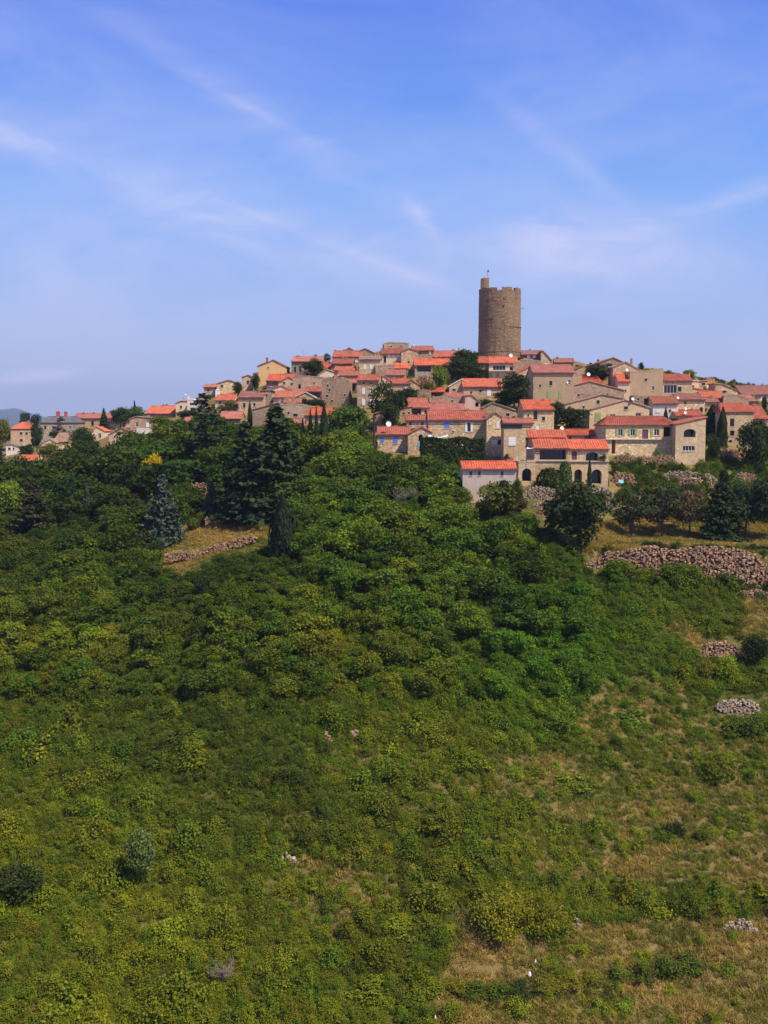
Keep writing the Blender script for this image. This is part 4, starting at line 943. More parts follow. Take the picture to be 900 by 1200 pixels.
def trunk_mesh(name, seed, h=.62, r=.028, limbs=6, spread=.28, bare=False, lo=.28):
    q = random.Random(seed); m = MB()
    pts = [Vector((0, 0, -.06))]; 
    for i in range(1, 5): pts.append(Vector((q.uniform(-.02, .02), q.uniform(-.02, .02), h * i / 4)))
    for i in range(4): m.tube(pts[i], pts[i + 1], r * (1.25 - .25 * i), r * (1.0 - .25 * i) + .003, 7)
    for i in range(limbs):
        a = i * 2.4 + q.random(); z = q.uniform(lo, h * .95); b = Vector((0, 0, z)); e = Vector((math.cos(a) * spread * q.uniform(.7, 1.2), math.sin(a) * spread * q.uniform(.7, 1.2), z + q.uniform(.10, .28)))
        mid = b.lerp(e, .5) + Vector((0, 0, -.02)); m.tube(b, mid, r * .5, r * .35, 5); m.tube(mid, e, r * .35, r * .12, 5)
        if bare:
            for k in range(7):
                s0 = b.lerp(e, q.uniform(.3, 1)); d = Vector((q.uniform(-1, 1), q.uniform(-1, 1), q.uniform(.2, 1.4))).normalized() * q.uniform(.1, .26); e1 = s0 + d
                m.tube(s0, e1, r * .2, r * .06, 4)
                for kk in range(3):
                    s1 = s0.lerp(e1, q.uniform(.4, 1)); m.tube(s1, s1 + Vector((q.uniform(-1, 1), q.uniform(-1, 1), q.uniform(0, 1))) * .09, r * .09, r * .03, 3)
    return m.mesh(name, M_DEAD if bare else M_BARK)
KIND = {}
KIND['broad'] = [(crown_mesh('broad_crown', lobes_crown(10 + i, 30 + 8 * (i % 3), 3600, .042, rad=(.08 + .02 * (i % 2), .22))), trunk_mesh('broad_trunk', i)) for i in range(6)]
KIND['open'] = [(crown_mesh('open_crown', lobes_crown(30 + i, 15, 1300, .055, rad=(.11, .19))), trunk_mesh('open_trunk', 10 + i, limbs=9)) for i in range(3)]
KIND['pine'] = [(crown_mesh('pine_crown', lobes_crown(40 + i, 24, 2800, .038, zlo=.30, zc=.62, rad=(.10, .20), tilt=.5), M_NEEDLE), trunk_mesh('pine_trunk', 20 + i, .75, .022, 9, .3, lo=.36)) for i in range(4)]
KIND['cypress'] = [(crown_mesh('cypress_crown', cypress_crown(50 + i), M_NEEDLE), trunk_mesh('cypress_trunk', 30 + i, .3, .05, 0)) for i in range(2)]
KIND['conic'] = [(crown_mesh('conic_crown', cypress_crown(55 + i, 3200, .15), M_NEEDLE), trunk_mesh('conic_trunk', 33 + i, .3, .05, 0)) for i in range(1)]
KIND['spruce'] = [(crown_mesh('spruce_crown', spruce_crown(60 + i, 20), M_NEEDLE), trunk_mesh('spruce_trunk', 40 + i, .9, .022, 0)) for i in range(3)]
KIND['cedar'] = [(crown_mesh('cedar_crown', spruce_crown(70 + i, 13, .06, True, .35), M_NEEDLE), trunk_mesh('cedar_trunk', 50 + i, .9, .024, 0)) for i in range(3)]
KIND['bush'] = [(crown_mesh('bush_foliage', bush_crown(80 + i, 2400, .048, 20)), trunk_mesh('bush_stem', 60 + i, .3, .02, 3, .2, lo=.08)) for i in range(5)]
KIND['bigbush'] = [(crown_mesh('leafy_foliage', bush_crown(95 + i, 8000, .026, 34)), trunk_mesh('leafy_stem', 68 + i, .3, .02, 3, .2, lo=.08)) for i in range(2)]
KIND['ball'] = [(crown_mesh('ball_foliage', clipped_ball(90)), trunk_mesh('ball_stem', 65, .3, .03, 0))]
KIND['dome'] = [(crown_mesh('dome_foliage', clipped_ball(91, 1500, True)), trunk_mesh('dome_stem', 66, .3, .03, 0))]
KIND['bare'] = [(None, trunk_mesh('bare_trunk', 70 + i, .6, .022, 16, .38, True, .1)) for i in range(2)]
DKG = (.030, .052, .017); DKB = (.026, .044, .024); MG = (.078, .118, .020); LG = (.13, .20, .022); OG = (.115, .130, .024); BG = (.07, .17, .02)
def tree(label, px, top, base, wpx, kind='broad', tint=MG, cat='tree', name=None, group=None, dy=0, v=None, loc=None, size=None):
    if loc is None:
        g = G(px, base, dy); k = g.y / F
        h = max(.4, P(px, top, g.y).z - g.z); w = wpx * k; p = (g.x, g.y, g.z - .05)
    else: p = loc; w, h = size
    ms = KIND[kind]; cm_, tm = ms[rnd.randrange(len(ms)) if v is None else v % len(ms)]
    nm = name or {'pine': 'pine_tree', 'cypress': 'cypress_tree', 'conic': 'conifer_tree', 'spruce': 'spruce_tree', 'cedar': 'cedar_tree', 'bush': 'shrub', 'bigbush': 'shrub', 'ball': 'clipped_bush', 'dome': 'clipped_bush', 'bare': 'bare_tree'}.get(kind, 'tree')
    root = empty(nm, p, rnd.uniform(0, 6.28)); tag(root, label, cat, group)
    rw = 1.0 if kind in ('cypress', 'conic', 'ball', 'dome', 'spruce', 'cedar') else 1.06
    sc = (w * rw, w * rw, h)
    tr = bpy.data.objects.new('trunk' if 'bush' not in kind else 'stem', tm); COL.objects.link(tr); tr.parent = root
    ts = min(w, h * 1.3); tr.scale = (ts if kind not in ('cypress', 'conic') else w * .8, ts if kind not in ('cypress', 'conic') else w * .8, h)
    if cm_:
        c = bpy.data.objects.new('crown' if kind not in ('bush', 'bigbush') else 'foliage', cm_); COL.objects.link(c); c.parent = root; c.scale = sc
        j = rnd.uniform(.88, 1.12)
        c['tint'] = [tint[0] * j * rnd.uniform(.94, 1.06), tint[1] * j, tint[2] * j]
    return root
TS = [
 # around the houses
 ('dark round oak on the skyline just left of the tower', 546, 408, 440, 34, 'broad', DKG),
 ('dark bushy tree between the summit houses and the tower wing', 538, 421, 447, 40, 'broad', DKG),
 ('dark tree low against the wall left of the tower wing', 556, 424, 446, 26, 'broad', DKG),
 ('small yellow-green lime tree beside the wide orange roof', 515, 428, 458, 22, 'broad', LG),
 ('round dark tree beside the brown manor house', 367, 419.5, 441, 26, 'broad', DKG),
 ('small dark tree behind the manor on the skyline', 382, 414, 424, 12, 'broad', DKG),
 ('large dark tree in the middle, between the orange roof and red yellow-stone house', 603, 438, 482, 42, 'broad', DKG),
 ('lower dark tree left of the lone red-roofed yellow house', 590, 458, 480, 28, 'broad', DKG),
 ('dark bush beside the white door under the long orange roof', 566, 464, 480, 16, 'bush', DKG),
 ('dark rounded laurel right of the lone yellow stone house', 671, 477.5, 506, 40, 'broad', DKG),
 ('scruffy bush right of the lone yellow stone house', 651, 470, 506, 18, 'broad', DKG),
 ('dark green hedge tree behind the irregular bright roof', 699, 427, 452, 38, 'broad', DKG),
 ('small dark conifer on the skyline left of the brown arch house', 692, 425, 436, 8, 'conic', DKG),
 ('bright green tree top on the right skyline', 808, 433, 448, 18, 'broad', LG),
 ('tiny dark bush on the skyline right of the tower', 653, 418, 428, 6, 'conic', DKG),
 ('tiny dark bush on the skyline left of the grey-brown block', 751, 425, 437, 7, 'broad', DKG),
 ('bright broadleaf tree below the four-shutter house, left half', 406, 474, 528, 54, 'broad', (.060, .120, .022)),
 ('broad dark tree directly below the four-shutter house', 454, 448, 500, 44, 'broad', DKG),
 ('smaller dark tree in front of the long low central house', 477, 453, 480, 28, 'broad', DKG),
 ('dark tree filling the gap below the central tree', 457, 470, 506, 26, 'broad', DKG),
 ('small olive bush below the car port wall', 497, 460, 476, 12, 'bush', OG),
 ('olive bush on the wall right of the lime tree', 502, 447, 462, 26, 'bush', OG),
 ('small round tree at the left of the golden gable', 300, 438, 458, 10, 'broad', DKG, 0, -6),
 ('dark bush right of the ochre skyline house', 279, 448, 464, 14, 'broad', DKG),
 ('green bush below the bright red lean-to roof', 268, 469, 486, 26, 'broad', MG),
 ('small green tree in front of the broad pink roof', 350, 465, 476, 44, 'bush', DKG),
 ('dark bush below the pale garage gable', 372, 468, 482, 30, 'broad', DKG),
 ('leafy bush on the ledge of the ruined rubble building', 399, 459, 476, 12, 'bush', MG),
 ('dark shrub in front of the cream chimney house', 222, 480, 494, 30, 'broad', DKG),
 ('bushy tree below the orange skyline roof', 190, 487, 506, 30, 'broad', MG),
 ('bright green tree left of the orange skyline roof', 158, 477, 502, 28, 'broad', (.05, .10, .02)),
 ('broad dark tree at the left skyline behind the pink roofs', 141, 476, 502, 26, 'broad', DKG),
 ('small conifer rising above the left skyline trees', 158, 469, 500, 10, 'spruce', DKG),
 ('dark conifer standing in front of the long buff building', 122, 478, 504, 15, 'spruce', DKG),
 ('dark bushy cedar in front of the grey mansion', 72, 487, 514, 30, 'cedar', DKG),
 ('dark tree beside the bright hipped roof block', 43, 485, 530, 16, 'pine', DKG),
 ('thin dark tree behind the bright hipped roof', 31, 483, 506, 16, 'pine', DKG),
 ('olive-green tree clump at the far left skyline', 3, 492, 528, 20, 'broad', OG),
 ('dark tree right of the left hipped block', 44, 502, 534, 15, 'pine', DKG),
 ('small dark tree right of the cream brown-roofed house', 32, 520, 540, 20, 'broad', DKG),
 ('bare dark plane tree at the left of the white utility wall', 66, 502, 528, 20, 'open', DKG),
 ('dark full-crowned tree right of the cream gabled house and its brown roof', 96, 501, 533, 30, 'broad', DKG),
 ('dark tree between the small orange gable and the pinkish gable', 104, 508, 536, 24, 'broad', DKG),
 ('mid green tree under the low white wall building', 168, 508, 534, 30, 'broad', MG),
 ('dark tree before the small pale gable with the pink roof', 205, 503, 524, 24, 'broad', DKG),
 ('olive tree just under the far left hipped block', 58, 518, 545, 26, 'broad', OG),
 ('dark tree at the foot of the broad brown stone house', 262, 495, 518, 30, 'broad', DKG),
 ('slim pencil cypress, leftmost of the cypress row', 355, 491, 546, 8, 'cypress', DKG),
 ('slim pencil cypress, second of the cypress row', 364, 480, 546, 8, 'cypress', DKG),
 ('thin cypress, third of the cypress row', 371, 476, 546, 6, 'cypress', DKG),
 ('tallest and widest cypress at the right of the cypress row', 380, 474, 548, 15, 'cypress', DKG),
 ('thin cypress standing before the stone block on the left', 293, 470, 500, 6, 'cypress', DKG),
 ('umbrella-topped tree above the right cypresses', 371, 468, 486, 26, 'pine', DKG),
 ('rounded ivy-dark cypress right of the stone gable wing', 834, 475, 512, 17, 'conic', DKG),
 ('narrow dark cypress with a bare foot beside the two-window house', 846, 478, 524, 12, 'conic', DKG),
 ('dark shrub at the foot of the ivy-dark cypress', 835, 508, 541, 24, 'broad', DKG),
 ('tall dark slender tree in front of the terrace house', 779.5, 478, 515, 10, 'cypress', DKG, 0, -4),
 ('spiky palm-like bush by the far right roofs', 885, 468, 480, 12, 'bush', DKG),
 ('small spiky dark tree at the far right roofs', 896, 464, 484, 7, 'broad', DKG),
 ('large dark shrub tree at the right edge beside the houses', 886, 490, 556, 44, 'broad', DKG),
 ('dark tree top at the right edge above the terraces', 902, 497, 545, 28, 'broad', DKG),
 # conifers of the left slope
 ('tall dark cedar standing against the left roofs', 241, 458, 560, 84, 'cedar', DKB),
 ('tallest dark spruce of the left conifer group', 324, 475, 601, 122, 'spruce', DKG),
 ('dark spruce at the left of the conifer group', 288, 493, 604, 92, 'spruce', DKG),
 ('low spreading dark fir filling between the two big spruces', 303, 530, 606, 104, 'spruce', DKB),
 ('blue-grey spruce beside the tan meadow', 192, 556, 638, 66, 'spruce', (.060, .090, .068), ),
 ('small blue spruce at the foot of the left conifer group', 248, 562, 604, 26, 'spruce', (.07, .10, .085)),
 ('narrow blue-grey fir among the left broadleaves', 103, 566, 618, 22, 'spruce', (.07, .10, .085)),
 ('dark narrow spruce left of the blue-grey fir', 86, 552, 612, 24, 'spruce', DKG),
 ('broad dark pine with reddish lower branches at the left', 40, 560, 628, 66, 'cedar', (.055, .052, .022)),
 ('dark fir cut by the left edge', -2, 508, 572, 34, 'spruce', DKG),
 ('tall conical dark cypress at the right of the tan meadow', 332, 582, 656, 30, 'conic', (.022, .034, .016)),
 ('yellow flowering tree in the left wood', 180, 529, 592, 27, 'broad', (.42, .33, .012)),
 ('vivid light green tree at the far left', 14, 562, 610, 36, 'broad', LG),
 ('light green small tree left of the blue spruce', 122, 552, 580, 22, 'broad', LG),
 ('reddish bush among dark trees in the left wood', 159, 574, 602, 22, 'open', (.085, .050, .030)),
 ('small round bush at the edge of the tan meadow', 227, 606, 622, 15, 'ball', MG),
 ('second round bush at the edge of the tan meadow, nearer the spruce group', 238, 598, 614, 14, 'bush', MG),
 ('dark shrub beside the low meadow wall', 182, 632, 662, 24, 'broad', DKG),
 # around the terrace house and pines
 ('round dark bush on the gallery house terrace', 644, 548, 572, 30, 'ball', DKG, 0, -3),
 ('tall clipped topiary column before the gallery house', 662, 541, 572, 15, 'dome', (.045, .09, .022), 0, -2.5),
 ('thin pencil cypress between the arches of the red-roofed house', 690.5, 537, 570, 5.5, 'cypress', DKG, 0, -2),
 ('grey-green round bush below the right arch', 707, 556, 571, 13, 'ball', (.05, .075, .035), 0, -2.5),
 ('low pale green cushion bush on the terrace edge', 709, 566, 573, 13, 'bush', OG, 0, -3),
 ('low brown-green cushion bush beside the pale one', 697, 567, 573, 13, 'bush', (.09, .085, .02), 0, -3),
 ('small dark bush at the foot of the arch porch', 627, 562, 572, 16, 'bush', DKG, 0, -3),
 ('bright green climbing shrub right of the lowest pale house', 606, 562, 590, 14, 'broad', (.045, .095, .018), 0, -2),
 ('brownish dry bush below the white rubble', 607, 582, 604, 26, 'open', (.085, .070, .030)),
 ('leafy tree hiding the foot of the lowest pale house', 575, 560, 606, 56, 'open', OG, 0, -3),
 ('dense dark tree right of the lowest pale house foot', 592, 563, 600, 34, 'broad', DKG, 0, -4),
 ('broad dark pine below the terrace at the left end of the pine row', 679, 568, 648, 84, 'broad', DKG, 0, 0),
 ('small spreading pine with a forked trunk on the dry terrace', 741, 578, 631, 54, 'pine', (.042, .058, .02)),
 ('dark pine behind the forked pine on the terrace', 776, 570, 631, 58, 'pine', (.052, .056, .022)),
 ('brown half-dead pine in the terrace row', 808, 574, 631, 48, 'pine', (.13, .085, .045)),
 ('largest dark pine in the middle of the terrace row', 846, 550, 634, 66, 'spruce', DKG),
 ('dark pine right of the largest terrace pine', 874, 566, 633, 54, 'pine', DKG),
 ('dark pine at the right edge of the terrace row', 903, 562, 635, 58, 'pine', DKG),
 ('bare grey tree below the hedge', 474, 560, 600, 44, 'bare', DKG),
 # lower slope singles
 ('big yellow-leaved shrub at the top of the lower meadow', 590, 1026, 1094, 66, 'bigbush', (.19, .20, .016)),
 ('yellow-leaved shrub joined to the right of the big yellow one', 634, 1034, 1092, 56, 'bigbush', (.17, .185, .016)),
 ('pale silvery-green bush alone in the lower left scrub', 167, 972, 1032, 44, 'broad', (.11, .16, .065)),
 ('very dark bush at the left edge of the lower scrub', 22, 1014, 1062, 70, 'broad', (.045,.065,.02)),
 ('dead pale brushwood bush low in the scrub', 262, 1116, 1160, 50, 'bare', DKG),
 ('white dead tree in the left scrub', 124, 734, 758, 20, 'bare', DKG),
 ('small dead branch tree left of the white dead tree', 54, 748, 766, 22, 'bare', DKG),
 ('rust-red bush in the left scrub', 66, 686, 702, 13, 'bush', (.13, .050, .026)),
 ('bright yellow-green bush beside the rust-red one', 80, 689, 712, 26, 'bush', LG),
 ('rounded dark bush in the sandy clearing', 241, 674, 704, 28, 'broad', DKG),
 ('dark spiky shrub alone on the right meadow', 790, 958, 982, 26, 'bush', DKG),
 ('round dark bush right of the lower rubble wall', 886, 742, 782, 34, 'broad', DKG),
 ('dark bush above the small rubble wall at the right', 872, 838, 862, 40, 'bush', MG),
]
for r_ in TS:
    lab, px, tp, bs_, w_, kd, ti = r_[:7]; dy = r_[8] if len(r_) > 8 else 0
    tree(lab, px, tp, bs_, w_, kd, ti, dy=dy, cat='bush' if kd in ('bush', 'bigbush', 'ball', 'dome') else 'tree')
# clipped hedge below the long stone house
def hedge():
    g0 = G(493, 548, 0); Yh = Yof(530, 545); a = P(494, 545, Yh); b = P(566, 545, Yh); zt = P(530, 514.5, Yh).z; zb = gz(b.x, Yh) - 1.5
    root = empty('hedge', ((a.x + b.x) / 2, Yh, zb)); tag(root, 'long dense dark clipped hedge below the long stone house', 'hedge')
    rg = np.random.default_rng(5); n = 16000; Wd = (b.x - a.x) / 2; Hh = zt - zb; D = 1.4
    c = np.stack([rg.uniform(-Wd, Wd, n), rg.uniform(-D, D, n), rg.uniform(0, Hh, n)], 1)
    f = rg.integers(0, 4, n)
    c[f == 0, 1] = -D; c[f == 1, 2] = Hh; c[f == 2, 1] = D; e = f == 3; c[e, 0] = np.where(rg.random(e.sum()) < .5, -Wd, Wd)
    c += rg.normal(0, .13, (n, 3)); c[:, 2] += .25 * np.sin(c[:, 0] * .9) * (c[:, 2] > Hh * .8)
    nr = np.zeros((n, 3)); nr[f == 0, 1] = -1; nr[f == 1, 2] = 1; nr[f == 2, 1] = 1; nr[f == 3, 0] = 1
    o = bpy.data.objects.new('foliage', np_mesh('hedge_foliage', leaves(c, nr, .34, rg, tilt=.6), 4, M_LEAF, rg.uniform(0, 1, n))); COL.objects.link(o); o.parent = root; o['tint'] = [.035, .062, .020]
hedge()

# ------------------------------------------------------------------ woods and scrub on the slope
rgS = np.random.default_rng(21)
START = [(-200, 552), (0, 546), (50, 541), (80, 528), (125, 526), (160, 520), (200, 516), (235, 510), (262, 510), (300, 520), (345, 524), (390, 520), (425, 530), (440, 548), (505, 556), (535, 560), (545, 604), (600, 604), (640, 625), (672, 650), (690, 676), (760, 682), (800, 682), (860, 690), (905, 696), (1200, 696)]
def start(px): return np.interp(px, [p[0] for p in START], [p[1] for p in START])
CLEAR = [[(180, 668), (194, 630), (240, 598), (335, 586), (346, 640), (305, 650), (262, 664), (215, 684), (180, 680)], [(200, 592), (203, 566), (257, 560), (262, 592), (235, 606)],
         [(250, 692), (262, 682), (287, 690), (282, 706), (262, 704)], [(610, 568), (720, 568), (716, 610), (610, 612)], [(868, 770), (870, 700), (1100, 680), (1100, 770)],
         [(814, 745), (880, 745), (880, 775), (814, 775)], [(836, 812), (905, 812), (905, 845), (836, 845)]]
def scatter(n, ylo, yhi, clo, chi):
    Y = np.sqrt(rgS.uniform(ylo ** 2, yhi ** 2, n)); c = rgS.uniform(clo, chi, n); X = (c - CX) / F * Y; Z = ground(X, Y)
    px, row = proj(X, Y, Z); return X, Y, Z, px, row
def thin(X, Y, rad):
    """keep points no closer than their own radius (grid dart throwing)"""
    cell = 1.0; grid = {}; keep = []
    for i in range(len(X)):
        gx, gy = int(X[i] // cell), int(Y[i] // cell); r = rad[i]; k = int(math.ceil(r / cell)); ok = True
        for a in range(gx - k, gx + k + 1):
            for b in range(gy - k, gy + k + 1):
                for j in grid.get((a, b), ()):
                    if (X[i] - X[j]) ** 2 + (Y[i] - Y[j]) ** 2 < r * r: ok = False; break
                if not ok: break
            if not ok: break
        if ok: grid.setdefault((gx, gy), []).append(i); keep.append(i)
    return np.array(keep)
def allowed(px, row):
    ok = row > start(px)
    for poly in CLEAR: ok &= ~inpoly(px, row, poly)
    return ok
GREENS = [(.070, .100, .020), (.088, .130, .020), (.105, .145, .020), (.085, .118, .022), (.112, .135, .024), (.052, .078, .020), (.135, .175, .022), (.066, .120, .020)]
def hue(X, Y, n):
    """patches of one species or another across the slope"""
    a = np.sin(X * .11 + 2 * np.sin(Y * .045)) + .7 * np.sin(Y * .13 + X * .05) + rgS.normal(0, .85, n)
    k = np.clip(((a + 2.4) / 4.8 * len(GREENS)).astype(int), 0, len(GREENS) - 1)
    order = np.array([5, 0, 3, 1, 7, 2, 4, 6]); g = np.array(GREENS)[order[k]]
    px_, row_ = proj(X, Y, ground(X, Y))
    f = (.78 * np.exp(-((px_ - 650) / 115) ** 2 - ((row_ - 775) / 70) ** 2))[:, None]; g = g * (1 - f) + np.array([.085, .20, .020]) * f
    f = (.45 * np.clip((row_ - 860) / 160, 0, 1) * rgS.random(n))[:, None]; g = g * (1 - f) + np.array([.180, .195, .022]) * f
    g = g * np.array([.97, 1.02, .66]) * (1 + .14 * np.clip((row_ - 780) / 200, 0, 1))[:, None]
    dk_ = (np.clip((380 - px_) / 160, 0, 1) * np.clip((735 - row_) / 90, 0, 1))[:, None]; g = g * (1 - .30 * dk_)
    rb = np.clip((760 - row_) / 120, 0, 1)[:, None]; g = g * (1 - rb * np.array([.17, .03, .03]))
    return g * rgS.uniform(.72, 1.25, (n, 1)) * np.stack([rgS.uniform(.9, 1.15, n), np.ones(n), rgS.uniform(.85, 1.1, n)], 1)
def instancer(name, label, cat, meshes, pts, scl, rot, tint, pick):
    me = bpy.data.meshes.new(name); n = len(pts); me.vertices.add(n); me.vertices.foreach_set('co', pts.astype(np.float32).ravel())
    for nm, ty, dat, key in (('scl', 'FLOAT_VECTOR', scl, 'vector'), ('rot', 'FLOAT_VECTOR', rot, 'vector'), ('tint', 'FLOAT_COLOR', np.concatenate([tint, np.ones((n, 1))], 1), 'color')):
        a = me.attributes.new(nm, ty, 'POINT'); a.data.foreach_set(key, dat.astype(np.float32).ravel())
    a = me.attributes.new('pick', 'INT', 'POINT'); a.data.foreach_set('value', pick.astype(np.int32))
    o = bpy.data.objects.new(name, me); COL.objects.link(o); o['kind'] = 'stuff'; tag(o, label, cat)
    ng = bpy.data.node_groups.new(name, 'GeometryNodeTree'); ng.interface.new_socket('Geometry', in_out='INPUT', socket_type='NodeSocketGeometry'); ng.interface.new_socket('Geometry', in_out='OUTPUT', socket_type='NodeSocketGeometry')
    gi = ng.nodes.new('NodeGroupInput'); go = ng.nodes.new('NodeGroupOutput')
    j = ng.nodes.new('GeometryNodeJoinGeometry')
    for k, ms in enumerate(meshes):
        so_ = bpy.data.objects.new(name + '_kind', ms)
        oi = ng.nodes.new('GeometryNodeObjectInfo'); oi.inputs['Object'].default_value = so_; oi.inputs['As Instance'].default_value = True
        ng.links.new(oi.outputs['Geometry'], j.inputs[0])
    ip = ng.nodes.new('GeometryNodeInstanceOnPoints'); ng.links.new(gi.outputs[0], ip.inputs['Points']); ng.links.new(j.outputs[0], ip.inputs['Instance'])
    ip.inputs['Pick Instance'].default_value = True
    def na(nm, ty):
        q = ng.nodes.new('GeometryNodeInputNamedAttribute'); q.data_type = ty; q.inputs[0].default_value = nm; return q.outputs[0]
    ng.links.new(na('pick', 'INT'), ip.inputs['Instance Index']); ng.links.new(na('scl', 'FLOAT_VECTOR'), ip.inputs['Scale'])
    er = ng.nodes.new('FunctionNodeEulerToRotation'); ng.links.new(na('rot', 'FLOAT_VECTOR'), er.inputs[0]); ng.links.new(er.outputs[0], ip.inputs['Rotation'])
    ng.links.new(ip.outputs[0], go.inputs[0])
    md = o.modifiers.new('scatter', 'NODES'); md.node_group = ng
    return o
# woods: trees from the village edge down to about row 800
X, Y, Z, px, row = scatter(26000, 150, 335, -120, 1020)
ok = allowed(px, row) & ~((row > 690) & (px > 680)) & (row < 820)
ok &= ~((px > 285) & (px < 338) & (row > 640) & (row < 662))
sc_ = zones(px, row)[1]; ok &= rgS.random(len(X)) < sc_
X, Y, Z, px, row = (a_[ok] for a_ in (X, Y, Z, px, row))
hgt = np.interp(row, [540, 600, 700, 820], [7.2, 6.4, 4.6, 3.0]) * rgS.uniform(.62, 1.35, len(X))
hgt *= np.interp(row - start(px), [0, 12, 50], [.62, .75, 1])
mound = np.exp(-((px - 440) / 130) ** 2 - ((row - 650) / 60) ** 2); hgt *= 1 - .12 * mound
hgt *= np.where((px > 180) & (px < 345) & (row > 640) & (row < 735), np.interp(row, [640, 735], [.25, .75]), 1)
hgt *= 1 + .35 * np.clip((290 - px) / 80, 0, 1) * np.clip((640 - row) / 40, 0, 1)
for p_, b_, w_ in ((368, 546, 34), (847, 700, 1), (180, 590, 30), (103, 618, 22), (192, 638, 60), (14, 610, 34), (40, 628, 60), (122, 580, 20), (332, 656, 30), (474, 600, 36), (86, 612, 20), (635, 606, 60), (573, 606, 50), (159, 602, 20)):
    hgt *= np.where((np.abs(px - p_) < w_ * .62) & (row > b_ - 3) & (row < b_ + 42), np.interp(row - b_, [0, 42], [.35, .85]), 1)
hgt *= np.where((px > 625) & (px < 720) & (row < 705), .45, 1) * np.where((px > 425) & (px < 610) & (row < 625), .72, 1) * (1.12 + .22 * np.clip((690 - row) / 60, 0, 1) * (px > 330))
wdt = hgt * rgS.uniform(.95, 1.45, len(X))
k = thin(X, Y, wdt * .43)
X, Y, Z, px, row, hgt, wdt = (a_[k] for a_ in (X, Y, Z, px, row, hgt, wdt)); n = len(X)
tn_ = hue(X, Y, n)
mound = np.exp(-((px - 440) / 130) ** 2 - ((row - 650) / 60) ** 2)
# the left wood is darker and older, the central mound fresh green
dark = np.clip((300 - px) / 200, 0, 1) * np.clip((700 - row) / 80, 0, 1); tn_ = tn_ * (1 - .22 * dark[:, None])
tn_[:] = tn_ * (1 + .18 * mound[:, None])
vis = (px > 4) & (px < 896)
order = np.argsort(-(hgt * wdt / Y ** 2) * vis)
single = order[:270]; rest = order[270:]
LM = [(40, 560, 'the square hipped block'), (70, 590, 'the reddish-tinged pine'), (105, 600, 'the narrow blue-grey fir'), (185, 600, 'the blue-grey spruce'), (182, 545, 'the yellow flowering tree'), (150, 520, 'the low white wall building'), (241, 530, 'the tall cedar'), (255, 630, 'the tan meadow'),
      (300, 590, 'the big spruces'), (332, 640, 'the tall conical cypress'), (372, 530, 'the cypress row'), (440, 540, 'the timber pole'), (474, 590, 'the bare grey tree'), (530, 560, 'the clipped hedge'), (573, 590, 'the lowest pale house'), (640, 600, 'the rubble bastion'), (679, 650, 'the broad left pine'),
      (790, 670, 'the long rubble wall'), (66, 695, 'the rust-red bush'), (124, 748, 'the white dead tree'), (241, 694, 'the sandy clearing'), (430, 640, 'the mound crest'), (550, 690, 'the right flank of the mound'), (380, 740, 'the mound foot'), (10, 640, 'the left edge of the wood'), (170, 660, 'the dark left wood')]
for i in single:
    kd = 'broad' if rgS.random() < .84 else 'open'
    l_ = min(LM, key=lambda q: (q[0] - px[i]) ** 2 + (q[1] - row[i]) ** 2); dx, dy2 = px[i] - l_[0], row[i] - l_[1]
    rel = ('right of' if dx > 0 else 'left of') if abs(dx) > abs(dy2) else ('below' if dy2 > 0 else 'above')
    g_, r_ = tn_[i][1], tn_[i][0] / tn_[i][1]
    hu = 'olive green' if r_ > .87 else 'bright green' if g_ > .14 else 'dark green' if g_ < .085 else 'mid green'
    sz = 'large' if hgt[i] > 7 else 'small' if hgt[i] < 5 else 'medium-sized'
    ds = 'close ' if math.hypot(dx, dy2) < 22 else ''
    tree(f"{sz} {hu} {'loose-crowned' if kd == 'open' else 'round-crowned'} tree {ds}{rel} {l_[2]}", 0, 0, 0, 0, kd, tuple(tn_[i]), 'tree', 'broadleaf_tree', 'broadleaf trees of the wooded slope', loc=(X[i], Y[i], Z[i] - .1), size=(wdt[i], hgt[i]))
r = rest
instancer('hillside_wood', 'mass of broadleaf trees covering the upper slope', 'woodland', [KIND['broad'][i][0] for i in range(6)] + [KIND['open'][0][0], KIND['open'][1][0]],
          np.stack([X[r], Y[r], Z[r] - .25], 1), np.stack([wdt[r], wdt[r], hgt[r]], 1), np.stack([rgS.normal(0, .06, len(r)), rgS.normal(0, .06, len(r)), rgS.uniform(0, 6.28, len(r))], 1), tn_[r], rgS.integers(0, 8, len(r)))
# scrub over everything below
X, Y, Z, px, row = scatter(90000, 84, 250, -160, 1060)
ok = allowed(px, row); s_ = zones(px, row)[1]; ok &= rgS.random(len(X)) < np.clip(s_, 0, 1) ** 1.3
X, Y, Z, px, row, s_ = (a_[ok] for a_ in (X, Y, Z, px, row, s_))
w_ = rgS.lognormal(.60, .46, len(X)) * np.interp(s_, [0, .3, 1], [.45, .65, 1.0]); w_ = np.clip(w_, .5, 5.0)
k = thin(X, Y, w_ * .30); X, Y, Z, px, row, w_, s_ = (a_[k] for a_ in (X, Y, Z, px, row, w_, s_)); n = len(X)
h_ = w_ * rgS.uniform(.45, 1.15, n)
M_B = [crown_mesh('scrub_foliage', bush_crown(100 + i, 2300, .050, 14 + 5 * (i % 3))) for i in range(7)] + [crown_mesh('scrub_sprays', bush_crown(120 + i, 900, .07, 8)) for i in range(2)]
tn_ = hue(X, Y, n); tn_ *= 1 + .35 * (1 - s_[:, None])
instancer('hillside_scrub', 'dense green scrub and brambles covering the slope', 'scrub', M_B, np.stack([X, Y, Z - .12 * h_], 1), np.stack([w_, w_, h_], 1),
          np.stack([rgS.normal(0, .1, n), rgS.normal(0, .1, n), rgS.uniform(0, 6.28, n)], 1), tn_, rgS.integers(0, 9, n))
nscrub = n
